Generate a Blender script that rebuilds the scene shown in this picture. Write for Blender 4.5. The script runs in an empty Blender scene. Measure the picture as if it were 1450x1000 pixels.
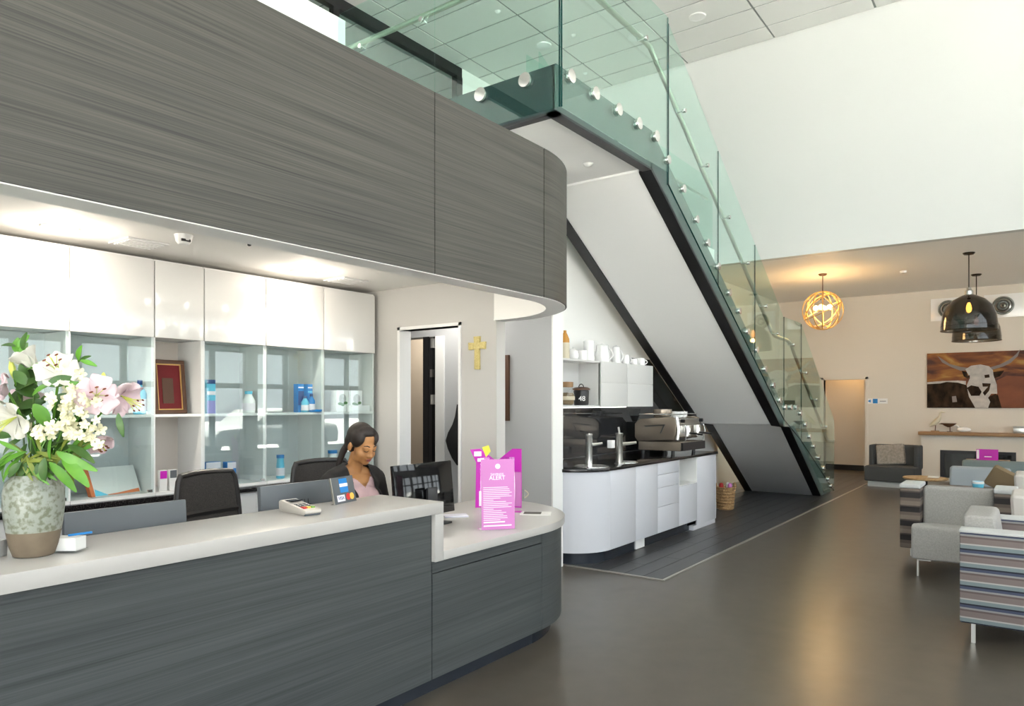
import bpy, bmesh, math, random
from mathutils import Vector, Matrix
random.seed(7)
scene = bpy.context.scene
C = scene.collection
PI = math.pi
# ------------------------------------------------------------------ camera
F_PX, CX, CY, EYE = 1012.0, 725.0, 570.0, 1.52
TH = math.atan(745.0 / 1012.0)
cT, sT = math.cos(TH), math.sin(TH)
cam_d = bpy.data.cameras.new('camera'); cam = bpy.data.objects.new('camera', cam_d); C.objects.link(cam)
cam_d.sensor_width = 36.0; cam_d.sensor_fit = 'HORIZONTAL'; cam_d.lens = 36.0 * F_PX / 1450.0
cam_d.shift_y = (CY - 500.0) / 1450.0
cam_d.clip_start = 0.05; cam_d.clip_end = 200
cam.location = (0, 0, EYE); cam.rotation_euler = (PI / 2, 0, TH - PI / 2)
scene.camera = cam
def ray(px, py):
    u = (px - CX) / F_PX; v = (CY - py) / F_PX
    return (cT + sT * u, sT - cT * u, v)
def at(px, py, X=None, Y=None, Z=None):
    a, b, d = ray(px, py)
    t = X / a if X is not None else Y / b if Y is not None else (Z - EYE) / d
    return Vector((a * t, b * t, EYE + d * t))
# ------------------------------------------------------------------ world, exposure
w = bpy.data.worlds.new('daylight'); scene.world = w; w.use_nodes = True
bg = w.node_tree.nodes['Background']; bg.inputs[0].default_value = (0.90, 0.95, 1.0, 1); bg.inputs[1].default_value = 3.3
vs = scene.view_settings; vs.view_transform = 'Standard'; vs.look = 'None'; vs.gamma = 1.0; vs.use_curve_mapping = False
vs.exposure = 0.50
def lamp(kind, name, loc, energy, col=(1, 1, 1), size=0.1, rot=(0, 0, 0), size_y=None, spot=None, blend=.5, spec=None):
    d = bpy.data.lights.new(name, kind); d.energy = energy; d.color = col
    if kind == 'AREA':
        d.size = size
        if size_y: d.shape = 'RECTANGLE'; d.size_y = size_y
    else: d.shadow_soft_size = size
    if spot: d.spot_size = spot; d.spot_blend = blend
    if spec is not None: d.specular_factor = spec
    o = bpy.data.objects.new(name, d); C.objects.link(o); o.location = loc; o.rotation_euler = rot
    return o
sun_d = bpy.data.lights.new('sun', 'SUN'); sun_d.energy = 64; sun_d.angle = .01; sun_d.color = (1, .95, .86)
sun = bpy.data.objects.new('sun', sun_d); C.objects.link(sun); sun.rotation_euler = (math.radians(-24), 0, 0); sun.location = (0, 20, 20)
# ------------------------------------------------------------------ materials
MATS = {}
def nn(nt, t, **k):
    n = nt.nodes.new(t)
    for a, b in k.items(): setattr(n, a, b)
    return n
def mat(name, col, rough=.5, metal=0.0, spec=None, noise=None, bump=None, emit=None, coat=0, alpha=None, sheen=0):
    """noise=(scale xyz, col2, detail) mixes towards col2; bump=(scale, strength)"""
    m = bpy.data.materials.new(name); m.use_nodes = True; nt = m.node_tree; b = nt.nodes['Principled BSDF']
    b.inputs['Base Color'].default_value = (*col, 1); b.inputs['Roughness'].default_value = rough; b.inputs['Metallic'].default_value = metal
    if spec is not None: b.inputs['Specular IOR Level'].default_value = spec
    if coat: b.inputs['Coat Weight'].default_value = coat; b.inputs['Coat Roughness'].default_value = .05
    if sheen: b.inputs['Sheen Weight'].default_value = sheen
    if emit: b.inputs['Emission Color'].default_value = (*emit[0], 1); b.inputs['Emission Strength'].default_value = emit[1]
    tc = None
    if noise or bump: tc = nn(nt, 'ShaderNodeTexCoord')
    if noise:
        sc, c2, det = noise[:3]
        mp = nn(nt, 'ShaderNodeMapping'); mp.inputs['Scale'].default_value = sc
        nt.links.new(tc.outputs['Object'], mp.inputs['Vector'])
        n = nn(nt, 'ShaderNodeTexNoise'); n.inputs['Scale'].default_value = 1.0; n.inputs['Detail'].default_value = det
        nt.links.new(mp.outputs[0], n.inputs['Vector'])
        r = nn(nt, 'ShaderNodeMapRange'); lo, hi = noise[3] if len(noise) > 3 else (.3, .7)
        r.inputs[1].default_value = lo; r.inputs[2].default_value = hi
        nt.links.new(n.outputs['Fac'], r.inputs[0])
        mx = nn(nt, 'ShaderNodeMix', data_type='RGBA'); mx.inputs[6].default_value = (*col, 1); mx.inputs[7].default_value = (*c2, 1)
        nt.links.new(r.outputs[0], mx.inputs[0]); nt.links.new(mx.outputs[2], b.inputs['Base Color'])
    if bump:
        n2 = nn(nt, 'ShaderNodeTexNoise'); n2.inputs['Scale'].default_value = bump[0]; n2.inputs['Detail'].default_value = 3
        nt.links.new(tc.outputs['Object'], n2.inputs['Vector'])
        bp = nn(nt, 'ShaderNodeBump'); bp.inputs['Strength'].default_value = bump[1]; bp.inputs['Distance'].default_value = .01
        nt.links.new(n2.outputs['Fac'], bp.inputs['Height']); nt.links.new(bp.outputs[0], b.inputs['Normal'])
    MATS[name] = m
    return m
def glass(name, tint, rough=0.0, ior=1.5, refl=1.0):
    """thin architectural glass: tinted see-through plus Fresnel reflection"""
    m = bpy.data.materials.new(name); m.use_nodes = True; nt = m.node_tree; nt.nodes.clear()
    out = nn(nt, 'ShaderNodeOutputMaterial'); mx = nn(nt, 'ShaderNodeMixShader')
    tr = nn(nt, 'ShaderNodeBsdfTransparent'); tr.inputs[0].default_value = (*tint, 1)
    gl = nn(nt, 'ShaderNodeBsdfGlossy'); gl.inputs['Roughness'].default_value = rough; gl.inputs[0].default_value = (refl, refl, refl, 1)
    tr.inputs[0].default_value = (*[q ** .5 for q in tint], 1)          # each ray crosses two faces
    fr = nn(nt, 'ShaderNodeFresnel'); ge = nn(nt, 'ShaderNodeNewGeometry'); mr = nn(nt, 'ShaderNodeMapRange')
    mr.inputs[3].default_value = ior; mr.inputs[4].default_value = 1 / ior
    nt.links.new(ge.outputs['Backfacing'], mr.inputs[0]); nt.links.new(mr.outputs[0], fr.inputs[0])
    nt.links.new(fr.outputs[0], mx.inputs[0]); nt.links.new(tr.outputs[0], mx.inputs[1]); nt.links.new(gl.outputs[0], mx.inputs[2])
    nt.links.new(mx.outputs[0], out.inputs[0]); MATS[name] = m
    return m
def emis(name, col, s):
    m = bpy.data.materials.new(name); m.use_nodes = True; nt = m.node_tree; nt.nodes.clear()
    out = nn(nt, 'ShaderNodeOutputMaterial'); e = nn(nt, 'ShaderNodeEmission'); e.inputs[0].default_value = (*col, 1); e.inputs[1].default_value = s
    nt.links.new(e.outputs[0], out.inputs[0]); MATS[name] = m
    return m
def laminate(name, c1, c2, c3, k=.55):
    """brushed horizontal grain that runs round the curved ends"""
    m = bpy.data.materials.new(name); m.use_nodes = True; nt = m.node_tree; b = nt.nodes['Principled BSDF']
    tc = nn(nt, 'ShaderNodeTexCoord'); sp = nn(nt, 'ShaderNodeSeparateXYZ'); nt.links.new(tc.outputs['Object'], sp.inputs[0])
    ad = nn(nt, 'ShaderNodeMath', operation='ADD'); nt.links.new(sp.outputs[0], ad.inputs[0]); nt.links.new(sp.outputs[1], ad.inputs[1])
    fac = []
    for sx, sz, off in ((k, 55, 0), (k * 2.2, 190, 7), (.35, 14, 3)):
        cx = nn(nt, 'ShaderNodeCombineXYZ')
        a = nn(nt, 'ShaderNodeMath', operation='MULTIPLY'); a.inputs[1].default_value = sx; nt.links.new(ad.outputs[0], a.inputs[0])
        z = nn(nt, 'ShaderNodeMath', operation='MULTIPLY_ADD'); z.inputs[1].default_value = sz; z.inputs[2].default_value = off; nt.links.new(sp.outputs[2], z.inputs[0])
        nt.links.new(a.outputs[0], cx.inputs[0]); nt.links.new(z.outputs[0], cx.inputs[2])
        n = nn(nt, 'ShaderNodeTexNoise'); n.inputs['Scale'].default_value = 1; n.inputs['Detail'].default_value = 4; n.inputs['Distortion'].default_value = .25
        nt.links.new(cx.outputs[0], n.inputs['Vector']); r = nn(nt, 'ShaderNodeMapRange'); r.inputs[1].default_value = .32; r.inputs[2].default_value = .68
        nt.links.new(n.outputs['Fac'], r.inputs[0]); fac.append(r.outputs[0])
    m1 = nn(nt, 'ShaderNodeMix', data_type='RGBA'); m1.inputs[6].default_value = (*c1, 1); m1.inputs[7].default_value = (*c2, 1); nt.links.new(fac[0], m1.inputs[0])
    hf = nn(nt, 'ShaderNodeMath', operation='MULTIPLY'); hf.inputs[1].default_value = .6; nt.links.new(fac[1], hf.inputs[0])
    m2 = nn(nt, 'ShaderNodeMix', data_type='RGBA'); m2.inputs[7].default_value = (*c3, 1); nt.links.new(m1.outputs[2], m2.inputs[6]); nt.links.new(hf.outputs[0], m2.inputs[0])
    h3 = nn(nt, 'ShaderNodeMath', operation='MULTIPLY'); h3.inputs[1].default_value = .35; nt.links.new(fac[2], h3.inputs[0])
    m3 = nn(nt, 'ShaderNodeMix', data_type='RGBA'); m3.inputs[7].default_value = (*c2, 1); nt.links.new(m2.outputs[2], m3.inputs[6]); nt.links.new(h3.outputs[0], m3.inputs[0])
    nt.links.new(m3.outputs[2], b.inputs['Base Color']); b.inputs['Roughness'].default_value = .5; b.inputs['Specular IOR Level'].default_value = .3
    MATS[name] = m
    return m
def stripes(name, cols, axis=2, period=.115, rough=.8):
    m = bpy.data.materials.new(name); m.use_nodes = True; nt = m.node_tree; b = nt.nodes['Principled BSDF']
    tc = nn(nt, 'ShaderNodeTexCoord'); sp = nn(nt, 'ShaderNodeSeparateXYZ'); nt.links.new(tc.outputs['Object'], sp.inputs[0])
    d = nn(nt, 'ShaderNodeMath', operation='DIVIDE'); d.inputs[1].default_value = period; nt.links.new(sp.outputs[axis], d.inputs[0])
    f = nn(nt, 'ShaderNodeMath', operation='FRACT'); nt.links.new(d.outputs[0], f.inputs[0])
    cr = nn(nt, 'ShaderNodeValToRGB'); cr.color_ramp.interpolation = 'CONSTANT'; e = cr.color_ramp.elements
    while len(e) < len(cols): e.new(.5)
    for i, (p, c) in enumerate(cols): e[i].position = p; e[i].color = (*c, 1)
    nt.links.new(f.outputs[0], cr.inputs[0]); nt.links.new(cr.outputs[0], b.inputs['Base Color']); b.inputs['Roughness'].default_value = rough
    MATS[name] = m
    return m
mat('wall_paint', (.80, .80, .78), .6)
mat('dimmed_high_wall', (.58, .59, .58), .6)  # copy of the wall white, darkened to offset strong daylight on it
mat('dimmed_partition', (.50, .49, .47), .6)  # wall white again, colour lowered where the light would burn out
mat('lifted_soffit_white', (.92, .92, .91), .7)  # ceiling white lightened in colour because little light reaches the undersides
mat('warm_lit_white', (.66, .61, .54), .6)  # white wall paint with warm lamplight put into the colour
mat('grey_paint', (.43, .44, .45), .6)
mat('beige_paint', (.52, .45, .36), .6)
mat('ceiling_paint', (.80, .79, .76), .7)
mat('tile_white', (.70, .70, .68), .8, bump=(60, .08))
mat('grid_grey', (.20, .22, .21), .6)
mat('concrete', (.092, .079, .063), .285, noise=((6, 6, 1), (.064, .055, .044), 6, (.2, .8)))
mat('vinyl', (.022, .024, .028), .32, noise=((1.2, 40, 1), (.044, .045, .049), 4))
mat('brushed_strip', (.55, .53, .49), .35, .8)
laminate('laminate', (.062, .060, .055), (.023, .023, .022), (.112, .106, .086))
laminate('laminate_desk', (.064, .072, .074), (.034, .039, .041), (.092, .101, .100))
mat('groove', (.008, .008, .008), .6)
mat('counter_white', (.42, .405, .39), .28)
mat('toe_kick', (.028, .034, .045), .25, .2)
mat('gloss_white', (.66, .66, .65), .10, coat=.3)
mat('kitchen_gloss', (.62, .63, .68), .10, coat=.4)
mat('white_lacquer', (.75, .75, .74), .35)
mat('shelf_back', (.56, .58, .58), .5)
mat('shelf_back_warm', (.60, .55, .50), .5)
mat('black_metal', (.010, .010, .011), .35)
mat('black_satin', (.018, .018, .020), .4)
mat('stringer_grey', (.095, .115, .115), .5)
mat('fascia_dark', (.020, .036, .040), .3)
mat('chrome', (.74, .74, .72), .20, .9)
mat('steel', (.50, .49, .46), .28, 1.0)
mat('rail_steel', (.44, .43, .37), .3, .8)
mat('granite', (.012, .011, .012), .10, noise=((160, 160, 160), (.07, .06, .055), 2, (.55, .75)))
mat('splash_dark', (.028, .029, .031), .04, spec=.9)
mat('ceramic', (.82, .82, .82), .15)
mat('amber', (.55, .26, .05), .15)
mat('cream_plastic', (.62, .56, .42), .4)
mat('wood_light', (.42, .27, .13), .5, noise=((3, 30, 30), (.30, .17, .07), 3))
mat('wood_dark', (.085, .034, .014), .4)
mat('tread_wood', (.06, .045, .035), .4)
mat('wicker', (.40, .25, .11), .7, noise=((60, 60, 60), (.22, .12, .05), 2))
mat('wood_brown', (.30, .17, .075), .45)
mat('machine_bronze', (.30, .25, .20), .25, .6)
mat('plastic_black', (.015, .015, .016), .3)
mat('plastic_grey', (.085, .095, .105), .4)
mat('screen_black', (.006, .006, .007), .05)
mat('term_grey', (.45, .42, .38), .4)
mat('mesh_brown', (.055, .048, .042), .75, noise=((220, 220, 220), (.02, .018, .016), 1))
mat('chair_frame', (.022, .020, .019), .45)
mat('magenta', (.50, .006, .40), .4)
mat('pink_print', (.52, .17, .45), .4)
mat('white_print', (.85, .78, .84), .4)
mat('yellow_print', (.72, .66, .04), .4)
mat('paper', (.72, .72, .70), .6)
mat('dark_print', (.10, .09, .08), .5)
mat('gold_cross', (.66, .56, .24), .6, noise=((70, 70, 70), (.50, .40, .14), 3), bump=(90, .25))
mat('red_velvet', (.14, .002, .005), .7)
mat('gold', (.55, .36, .12), .35, .6)
mat('blue_print', (.012, .20, .55), .35)
mat('navy_print', (.015, .06, .22), .35)
mat('cyan_print', (.12, .50, .70), .35)
mat('lilac_print', (.30, .28, .62), .35)
mat('visa_white', (.70, .70, .80), .4)
mat('card_red', (.55, .02, .02), .4)
mat('card_yellow', (.75, .50, .08), .4)
mat('orange_print', (.62, .16, .05), .4)
mat('green_leaf_print', (.06, .18, .05), .4)
mat('skin', (.42, .20, .075), .5, noise=((9, 9, 9), (.36, .165, .06), 2))
mat('lip', (.24, .055, .05), .4)
mat('hair', (.008, .005, .004), .58, noise=((60, 60, 8), (.022, .014, .010), 3))
mat('cardigan', (.012, .010, .010), .85, bump=(140, .15))
mat('pink_knit', (.47, .32, .33), .8, bump=(120, .1))
mat('trousers', (.015, .016, .02), .8)
mat('fabric_grey', (.33, .32, .305), .9, noise=((90, 90, 90), (.27, .26, .25), 2), bump=(180, .12))
mat('fabric_blue', (.30, .325, .35), .9, noise=((90, 90, 90), (.30, .325, .35), 2), bump=(180, .12))
mat('fabric_teal', (.155, .19, .195), .9, bump=(180, .1))
mat('fabric_dark', (.055, .060, .062), .85, bump=(160, .12))
mat('fabric_pale', (.50, .47, .445), .9, bump=(160, .12))
mat('cushion_brown', (.22, .155, .085), .85)
mat('arm_pad', (.45, .46, .46), .8)
stripes('stripe_fabric', [(0, (.045, .055, .10)), (.14, (.010, .012, .022)), (.22, (.15, .19, .20)), (.42, (.34, .33, .31)), (.50, (.16, .125, .12)), (.80, (.10, .075, .07)), (.90, (.22, .22, .22))])
stripes('stripe_brown', [(0, (.17, .135, .11)), (.30, (.11, .085, .07)), (.52, (.015, .012, .012)), (.90, (.06, .045, .04))], period=.135)
mat('diamond', (.30, .275, .245), .85, noise=((28, 28, 28), (.20, .18, .16), 1))
glass('glass_green', (.735, .955, .89))
glass('glass_case', (.86, .94, .935))
glass('glass_window', (.93, .96, .95))
glass('glass_clear', (.93, .96, .95))
mat('glass_edge', (.010, .050, .045), .15)
mat('leaf', (.075, .24, .018), .4, noise=((14, 14, 14), (.14, .33, .035), 2))
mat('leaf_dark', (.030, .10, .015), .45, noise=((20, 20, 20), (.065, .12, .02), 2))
mat('leaf_olive', (.18, .22, .03), .5)
mat('petal_white', (.60, .585, .52), .5)
mat('petal_pink', (.66, .46, .53), .5, noise=((12, 12, 12), (.72, .58, .60), 2))
mat('floret_cream', (.72, .69, .48), .55)
mat('bud', (.55, .60, .12), .5)
mat('anther', (.16, .04, .012), .7)
mat('vase_glaze', (.28, .30, .26), .3, noise=((60, 60, 60), (.15, .16, .11), 4, (.46, .60)))
mat('vase_bare', (.19, .145, .10), .75, noise=((14, 14, 14), (.14, .105, .07), 4))
mat('red_item', (.40, .012, .012), .5)
mat('black_cloth', (.008, .008, .009), .9)
mat('car_white', (.72, .73, .75), .25, coat=.5)
mat('car_glass', (.02, .025, .03), .05)
mat('tyre', (.012, .012, .012), .7)
mat('pale_paving', (.58, .57, .55), .8)  # colour lightened so the sunlit ground throws light up to the ceilings
mat('smoked', (.035, .028, .020), .12, .3)
emis('bulb_warm', (1.0, .62, .22), 12)
emis('filament', (1.0, .42, .08), 14)
emis('downlight', (1.0, .95, .86), 14)
emis('led', (1.0, .97, .92), 3)
MATS['bulkhead_white'] = MATS['ceiling_paint']
# ------------------------------------------------------------------ mesh building
class MB:
    def __init__(s): s.v = []; s.f = []
    def add(s, vs_, fs, M=None):
        o = len(s.v)
        s.v += [tuple(M @ Vector(p)) if M else tuple(p) for p in vs_]
        s.f += [tuple(o + i for i in f) for f in fs]
        return s
    def box(s, x0, y0, z0, x1, y1, z1, M=None):
        x0, x1 = min(x0, x1), max(x0, x1); y0, y1 = min(y0, y1), max(y0, y1); z0, z1 = min(z0, z1), max(z0, z1)
        return s.add([(x0, y0, z0), (x1, y0, z0), (x1, y1, z0), (x0, y1, z0), (x0, y0, z1), (x1, y0, z1), (x1, y1, z1), (x0, y1, z1)],
                     [(0, 3, 2, 1), (4, 5, 6, 7), (0, 1, 5, 4), (1, 2, 6, 5), (2, 3, 7, 6), (3, 0, 4, 7)], M)
    def prism(s, pts, a, b, axis='z', M=None):
        """extrude a 2-D polygon; axis z: (x,y), axis y: (x,z), axis x: (y,z)"""
        def P(p, h): return (p[0], p[1], h) if axis == 'z' else (p[0], h, p[1]) if axis == 'y' else (h, p[0], p[1])
        n = len(pts); vs_ = [P(p, a) for p in pts] + [P(p, b) for p in pts]
        fs = [tuple(range(n - 1, -1, -1)), tuple(range(n, 2 * n))] + [(i, (i + 1) % n, n + (i + 1) % n, n + i) for i in range(n)]
        return s.add(vs_, fs, M)
    def ribbon(s, outer, inner, z0, z1):
        """a wall of some thickness between two plan polylines of the same length"""
        n = len(outer); vs_ = []
        for p, q in zip(outer, inner): vs_ += [(p[0], p[1], z0), (p[0], p[1], z1), (q[0], q[1], z1), (q[0], q[1], z0)]
        fs = []
        for i in range(n - 1):
            a, b = 4 * i, 4 * (i + 1)
            for k in range(4): fs.append((a + k, b + k, b + (k + 1) % 4, a + (k + 1) % 4))
        fs += [(0, 1, 2, 3), (4 * n - 1, 4 * n - 2, 4 * n - 3, 4 * n - 4)]
        return s.add(vs_, fs)
    def cyl(s, p0, p1, r0, r1=None, n=12, M=None):
        p0, p1 = Vector(p0), Vector(p1); r1 = r0 if r1 is None else r1
        d = (p1 - p0).normalized(); a = d.orthogonal().normalized(); b = d.cross(a)
        vs_ = []
        for p, r in ((p0, r0), (p1, r1)):
            vs_ += [p + a * (r * math.cos(2 * PI * i / n)) + b * (r * math.sin(2 * PI * i / n)) for i in range(n)]
        return s.add(vs_, [tuple(range(n - 1, -1, -1)), tuple(range(n, 2 * n))] + [(i, (i + 1) % n, n + (i + 1) % n, n + i) for i in range(n)], M)
    def lathe(s, prof, c=(0, 0, 0), n=20, M=None, cap=True):
        vs_ = []; k = len(prof)
        for r, z in prof: vs_ += [(c[0] + r * math.cos(2 * PI * i / n), c[1] + r * math.sin(2 * PI * i / n), c[2] + z) for i in range(n)]
        fs = [(j * n + i, j * n + (i + 1) % n, (j + 1) * n + (i + 1) % n, (j + 1) * n + i) for j in range(k - 1) for i in range(n)]
        if cap:
            if prof[0][0] > 1e-4: fs.append(tuple(range(n - 1, -1, -1)))
            if prof[-1][0] > 1e-4: fs.append(tuple(range((k - 1) * n, k * n)))
        return s.add(vs_, fs, M)
    def tube(s, path, r, n=8, closed=False, M=None):
        P = [Vector(p) for p in path]; m = len(P); R = r if isinstance(r, (list, tuple)) else [r] * m
        vs_ = []; a = None
        for i in range(m):
            t = (P[(i + 1) % m] - P[i - 1]) if closed else (P[min(i + 1, m - 1)] - P[max(i - 1, 0)])
            t.normalize()
            a = t.orthogonal().normalized() if a is None else (a - t * a.dot(t)).normalized()
            b = t.cross(a)
            vs_ += [P[i] + a * (R[i] * math.cos(2 * PI * j / n)) + b * (R[i] * math.sin(2 * PI * j / n)) for j in range(n)]
        fs = [(i * n + j, i * n + (j + 1) % n, ((i + 1) % m) * n + (j + 1) % n, ((i + 1) % m) * n + j) for i in range(m if closed else m - 1) for j in range(n)]
        if not closed: fs += [tuple(range(n - 1, -1, -1)), tuple(range((m - 1) * n, m * n))]
        return s.add(vs_, fs, M)
    def ball(s, c, r, nu=14, nv=9, M=None):
        r = (r, r, r) if isinstance(r, (int, float)) else r
        vs_ = [(c[0], c[1], c[2] - r[2])]
        for j in range(1, nv):
            p = -PI / 2 + PI * j / nv
            vs_ += [(c[0] + r[0] * math.cos(p) * math.cos(2 * PI * i / nu), c[1] + r[1] * math.cos(p) * math.sin(2 * PI * i / nu), c[2] + r[2] * math.sin(p)) for i in range(nu)]
        vs_.append((c[0], c[1], c[2] + r[2])); L = len(vs_) - 1
        fs = [(0, 1 + (i + 1) % nu, 1 + i) for i in range(nu)]
        fs += [(1 + j * nu + i, 1 + j * nu + (i + 1) % nu, 1 + (j + 1) * nu + (i + 1) % nu, 1 + (j + 1) * nu + i) for j in range(nv - 2) for i in range(nu)]
        fs += [(1 + (nv - 2) * nu + i, 1 + (nv - 2) * nu + (i + 1) % nu, L) for i in range(nu)]
        return s.add(vs_, fs, M)
    def cap(s, p0, p1, r0, r1, n=12):
        s.cyl(p0, p1, r0, r1, n); s.ball(p0, r0, n, 8); return s.ball(p1, r1, n, 8)
    def rows(s, rows, closed=False):
        m = len(rows[0]); vs_ = [p for r in rows for p in r]; k = len(rows)
        return s.add(vs_, [(j * m + i, j * m + (i + 1) % m, (j + 1) * m + (i + 1) % m, (j + 1) * m + i) for j in range(k - 1) for i in range(m if closed else m - 1)])
    def mesh(s, name, bevel=0, seg=2, smooth=35, solid=0):
        bm = bmesh.new(); vv = [bm.verts.new(p) for p in s.v]
        for f in s.f:
            try: bm.faces.new([vv[i] for i in f])
            except ValueError: pass
        if solid:
            bmesh.ops.recalc_face_normals(bm, faces=bm.faces); bmesh.ops.solidify(bm, geom=bm.faces[:], thickness=solid)
        bmesh.ops.recalc_face_normals(bm, faces=bm.faces)
        if bevel:
            ed = [e for e in bm.edges if len(e.link_faces) == 2 and e.calc_face_angle(0) > .5]
            bmesh.ops.bevel(bm, geom=ed, offset=bevel, segments=seg, affect='EDGES', profile=.6, clamp_overlap=True)
        me = bpy.data.meshes.new(name); bm.to_mesh(me); bm.free()
        if smooth:
            me.polygons.foreach_set('use_smooth', [True] * len(me.polygons)); me.set_sharp_from_angle(angle=math.radians(smooth))
        return me
def rootloc(o):
    while o.parent: o = o.parent
    return o.location.copy()
def link(name, me, m=None, parent=None, world=False):
    o = bpy.data.objects.new(name, me); C.objects.link(o)
    if m: me.materials.append(MATS[m])
    if parent:
        o.parent = parent
        if world: me.transform(Matrix.Translation(-rootloc(parent)))
    return o
def part(name, mb, m, parent, bevel=0, world=True, label=None, seg=2, smooth=35, solid=0):
    o = link(name, mb.mesh(name, bevel, seg, smooth, solid), m, parent, world)
    if label: o['label'] = label
    return o
def tag(o, label, cat, group=None):
    o['label'] = label; o['category'] = cat
    if group: o['group'] = group
    return o
def thing(name, label, cat, loc=(0, 0, 0), rotz=0, group=None):
    o = bpy.data.objects.new(name, None); C.objects.link(o); o.empty_display_size = .1
    o.location = loc; o.rotation_euler = (0, 0, rotz)
    return tag(o, label, cat, group)
def rebase(o):
    me = o.data; xs = [v.co.x for v in me.vertices]; ys = [v.co.y for v in me.vertices]; zs = [v.co.z for v in me.vertices]
    c = Vector(((min(xs) + max(xs)) / 2, (min(ys) + max(ys)) / 2, min(zs)))
    me.transform(Matrix.Translation(-c)); o.location = o.location + c
    return o
def solo(name, mb, m, label, cat, group=None, bevel=0, seg=2, smooth=35, solid=0):
    return tag(rebase(link(name, mb.mesh(name, bevel, seg, smooth, solid), m)), label, cat, group)
def struct(name, mb, m, parent=None, bevel=0, label=None):
    o = link(name, mb.mesh(name, bevel), m, parent, bool(parent)); o['kind'] = 'structure'
    if label: o['label'] = label
    return o
def copy_tree(o, parent=None):
    c = o.copy(); C.objects.link(c); c.parent = parent
    for ch in list(o.children): copy_tree(ch, c)
    return c
def frame_mat(origin, xdir, zdir):
    """local x along xdir, local y along zdir (text plane), z = normal"""
    x = Vector(xdir).normalized(); y = Vector(zdir).normalized(); n = x.cross(y)
    M = Matrix((x, y, n)).transposed().to_4x4(); M.translation = origin
    return M
def text(name, body, size, M, m, parent, depth=.0008, align='CENTER', world=True):
    cu = bpy.data.curves.new(name, 'FONT'); cu.body = body; cu.size = size; cu.align_x = align; cu.align_y = 'CENTER'; cu.extrude = depth / 2
    t = bpy.data.objects.new(name, cu); C.objects.link(t)
    me = bpy.data.meshes.new_from_object(t.evaluated_get(bpy.context.evaluated_depsgraph_get())); bpy.data.objects.remove(t)
    me.transform(M); me.materials.clear()
    return link(name, me, m, parent, world)
def arc(cx, cy, r, a0, a1, n): return [(cx + r * math.cos(math.radians(a0 + (a1 - a0) * i / n)), cy + r * math.sin(math.radians(a0 + (a1 - a0) * i / n))) for i in range(n + 1)]
def Rz(a): return Matrix.Rotation(a, 4, 'Z')
def T(*p): return Matrix.Translation(p)
# ================================================================== SETTING
YD, XC, YB, RC = 2.486, 4.55, 4.85, 2.541       # desk face, cross wall, cabinet face, reception ceiling
XG, YG = 5.45, 3.55                              # grey corridor wall and its end
ZU0, ZU = 3.66, 3.98                             # upper floor
XH, ZL, ZT = 11.2, 3.73, 7.10                    # high white wall, lounge ceiling, tile ceiling
XF, YW = 16.3, -5.5                              # fireplace wall, window wall
YO = 7.75                                        # upstairs office front
struct('floor', MB().box(-4, YW, -.12, XF + 2.2, YO + 3, 0), 'concrete')
fk = struct('floor_kitchen', MB().box(5.68, 2.585, .0005, XF, 4.2, .003), 'groove')
pl_mesh = {}
row = 0; y = 2.59
while y < 4.15:
    x = 5.685 - (row % 3) * .42
    while x < XF - .02:
        x0, x1 = max(x, 5.685), min(x + 1.25, XF - .005); y1 = min(y + .178, 4.195)
        key = (round(x1 - x0, 3), round(y1 - y, 3))
        if key not in pl_mesh:
            pl_mesh[key] = MB().box(0, 0, 0, x1 - x0 - .003, y1 - y - .003, .006).mesh('plank'); pl_mesh[key].materials.append(MATS['vinyl'])
        if x1 - x0 > .05:
            o = bpy.data.objects.new('plank', pl_mesh[key]); C.objects.link(o); o.parent = fk; o.location = (x0, y, .002)
        x += 1.25
    y += .18; row += 1
struct('trim_1', MB().box(5.655, 2.56, 0, XF, 2.585, .009).box(5.655, 2.585, 0, 5.68, 3.6, .009), 'brushed_strip', label='pale metal strip between dark planks and concrete')
# unseen ground outside, made pale and wide to bounce sunlight indoors
struct('ground', MB().prism([(-60, -45), (60, -45), (60, YW - .3), (-4.4, YW - .3), (-4.4, 40), (-60, 40)], -.2, -.06), 'pale_paving')
# far wall with doorway
DY0, DY1, DZ = 2.89, 3.70, 2.0
struct('wall_far', MB().box(XF, YW, 0, XF + .15, DY0, ZL).box(XF, DY1, 0, XF + .15, 4.75, ZL).box(XF, DY0, DZ, XF + .15, DY1, ZL), 'warm_lit_white')
struct('wall_lounge', MB().box(XH, 4.62, 0, XF, 4.75, ZL).box(XH, 4.2, 0, XH + .15, 4.62, ZL), 'warm_lit_white')
struct('wall_kitchen', MB().box(XG + .167, 4.2, 0, XH, 4.35, ZU0), 'wall_paint')
struct('ceiling_lounge', MB().box(XH + .15, YW, ZL, XF + .15, 4.75, ZL + .2), 'ceiling_paint')
struct('wall_high', MB().box(XH, YW, ZL, XH + .15, YO + 2.5, ZT + .1), 'dimmed_high_wall')
# corridor behind the far doorway
struct('wall_passage', MB().box(XF + 1.1, DY0 - 1, 0, XF + 1.25, DY1 + 1.2, 2.5).box(XF + .15, DY1 + .9, 0, XF + 1.1, DY1 + 1.05, 2.5).box(XF + .15, DY0 - 1.0, 0, XF + 1.1, DY0 - .85, 2.5).box(XF + .15, DY0 - 1, 2.5, XF + 1.25, DY1 + 1.2, 2.6), 'warm_lit_white')
struct('baseboard_passage', MB().box(XF + 1.08, DY0 - .8, 0, XF + 1.1, DY1 + .9, .12), 'black_metal')
lamp('POINT', 'passage_lamp', (XF + .6, 3.3, 2.35), 9, (1, .62, .27), .12)
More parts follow.
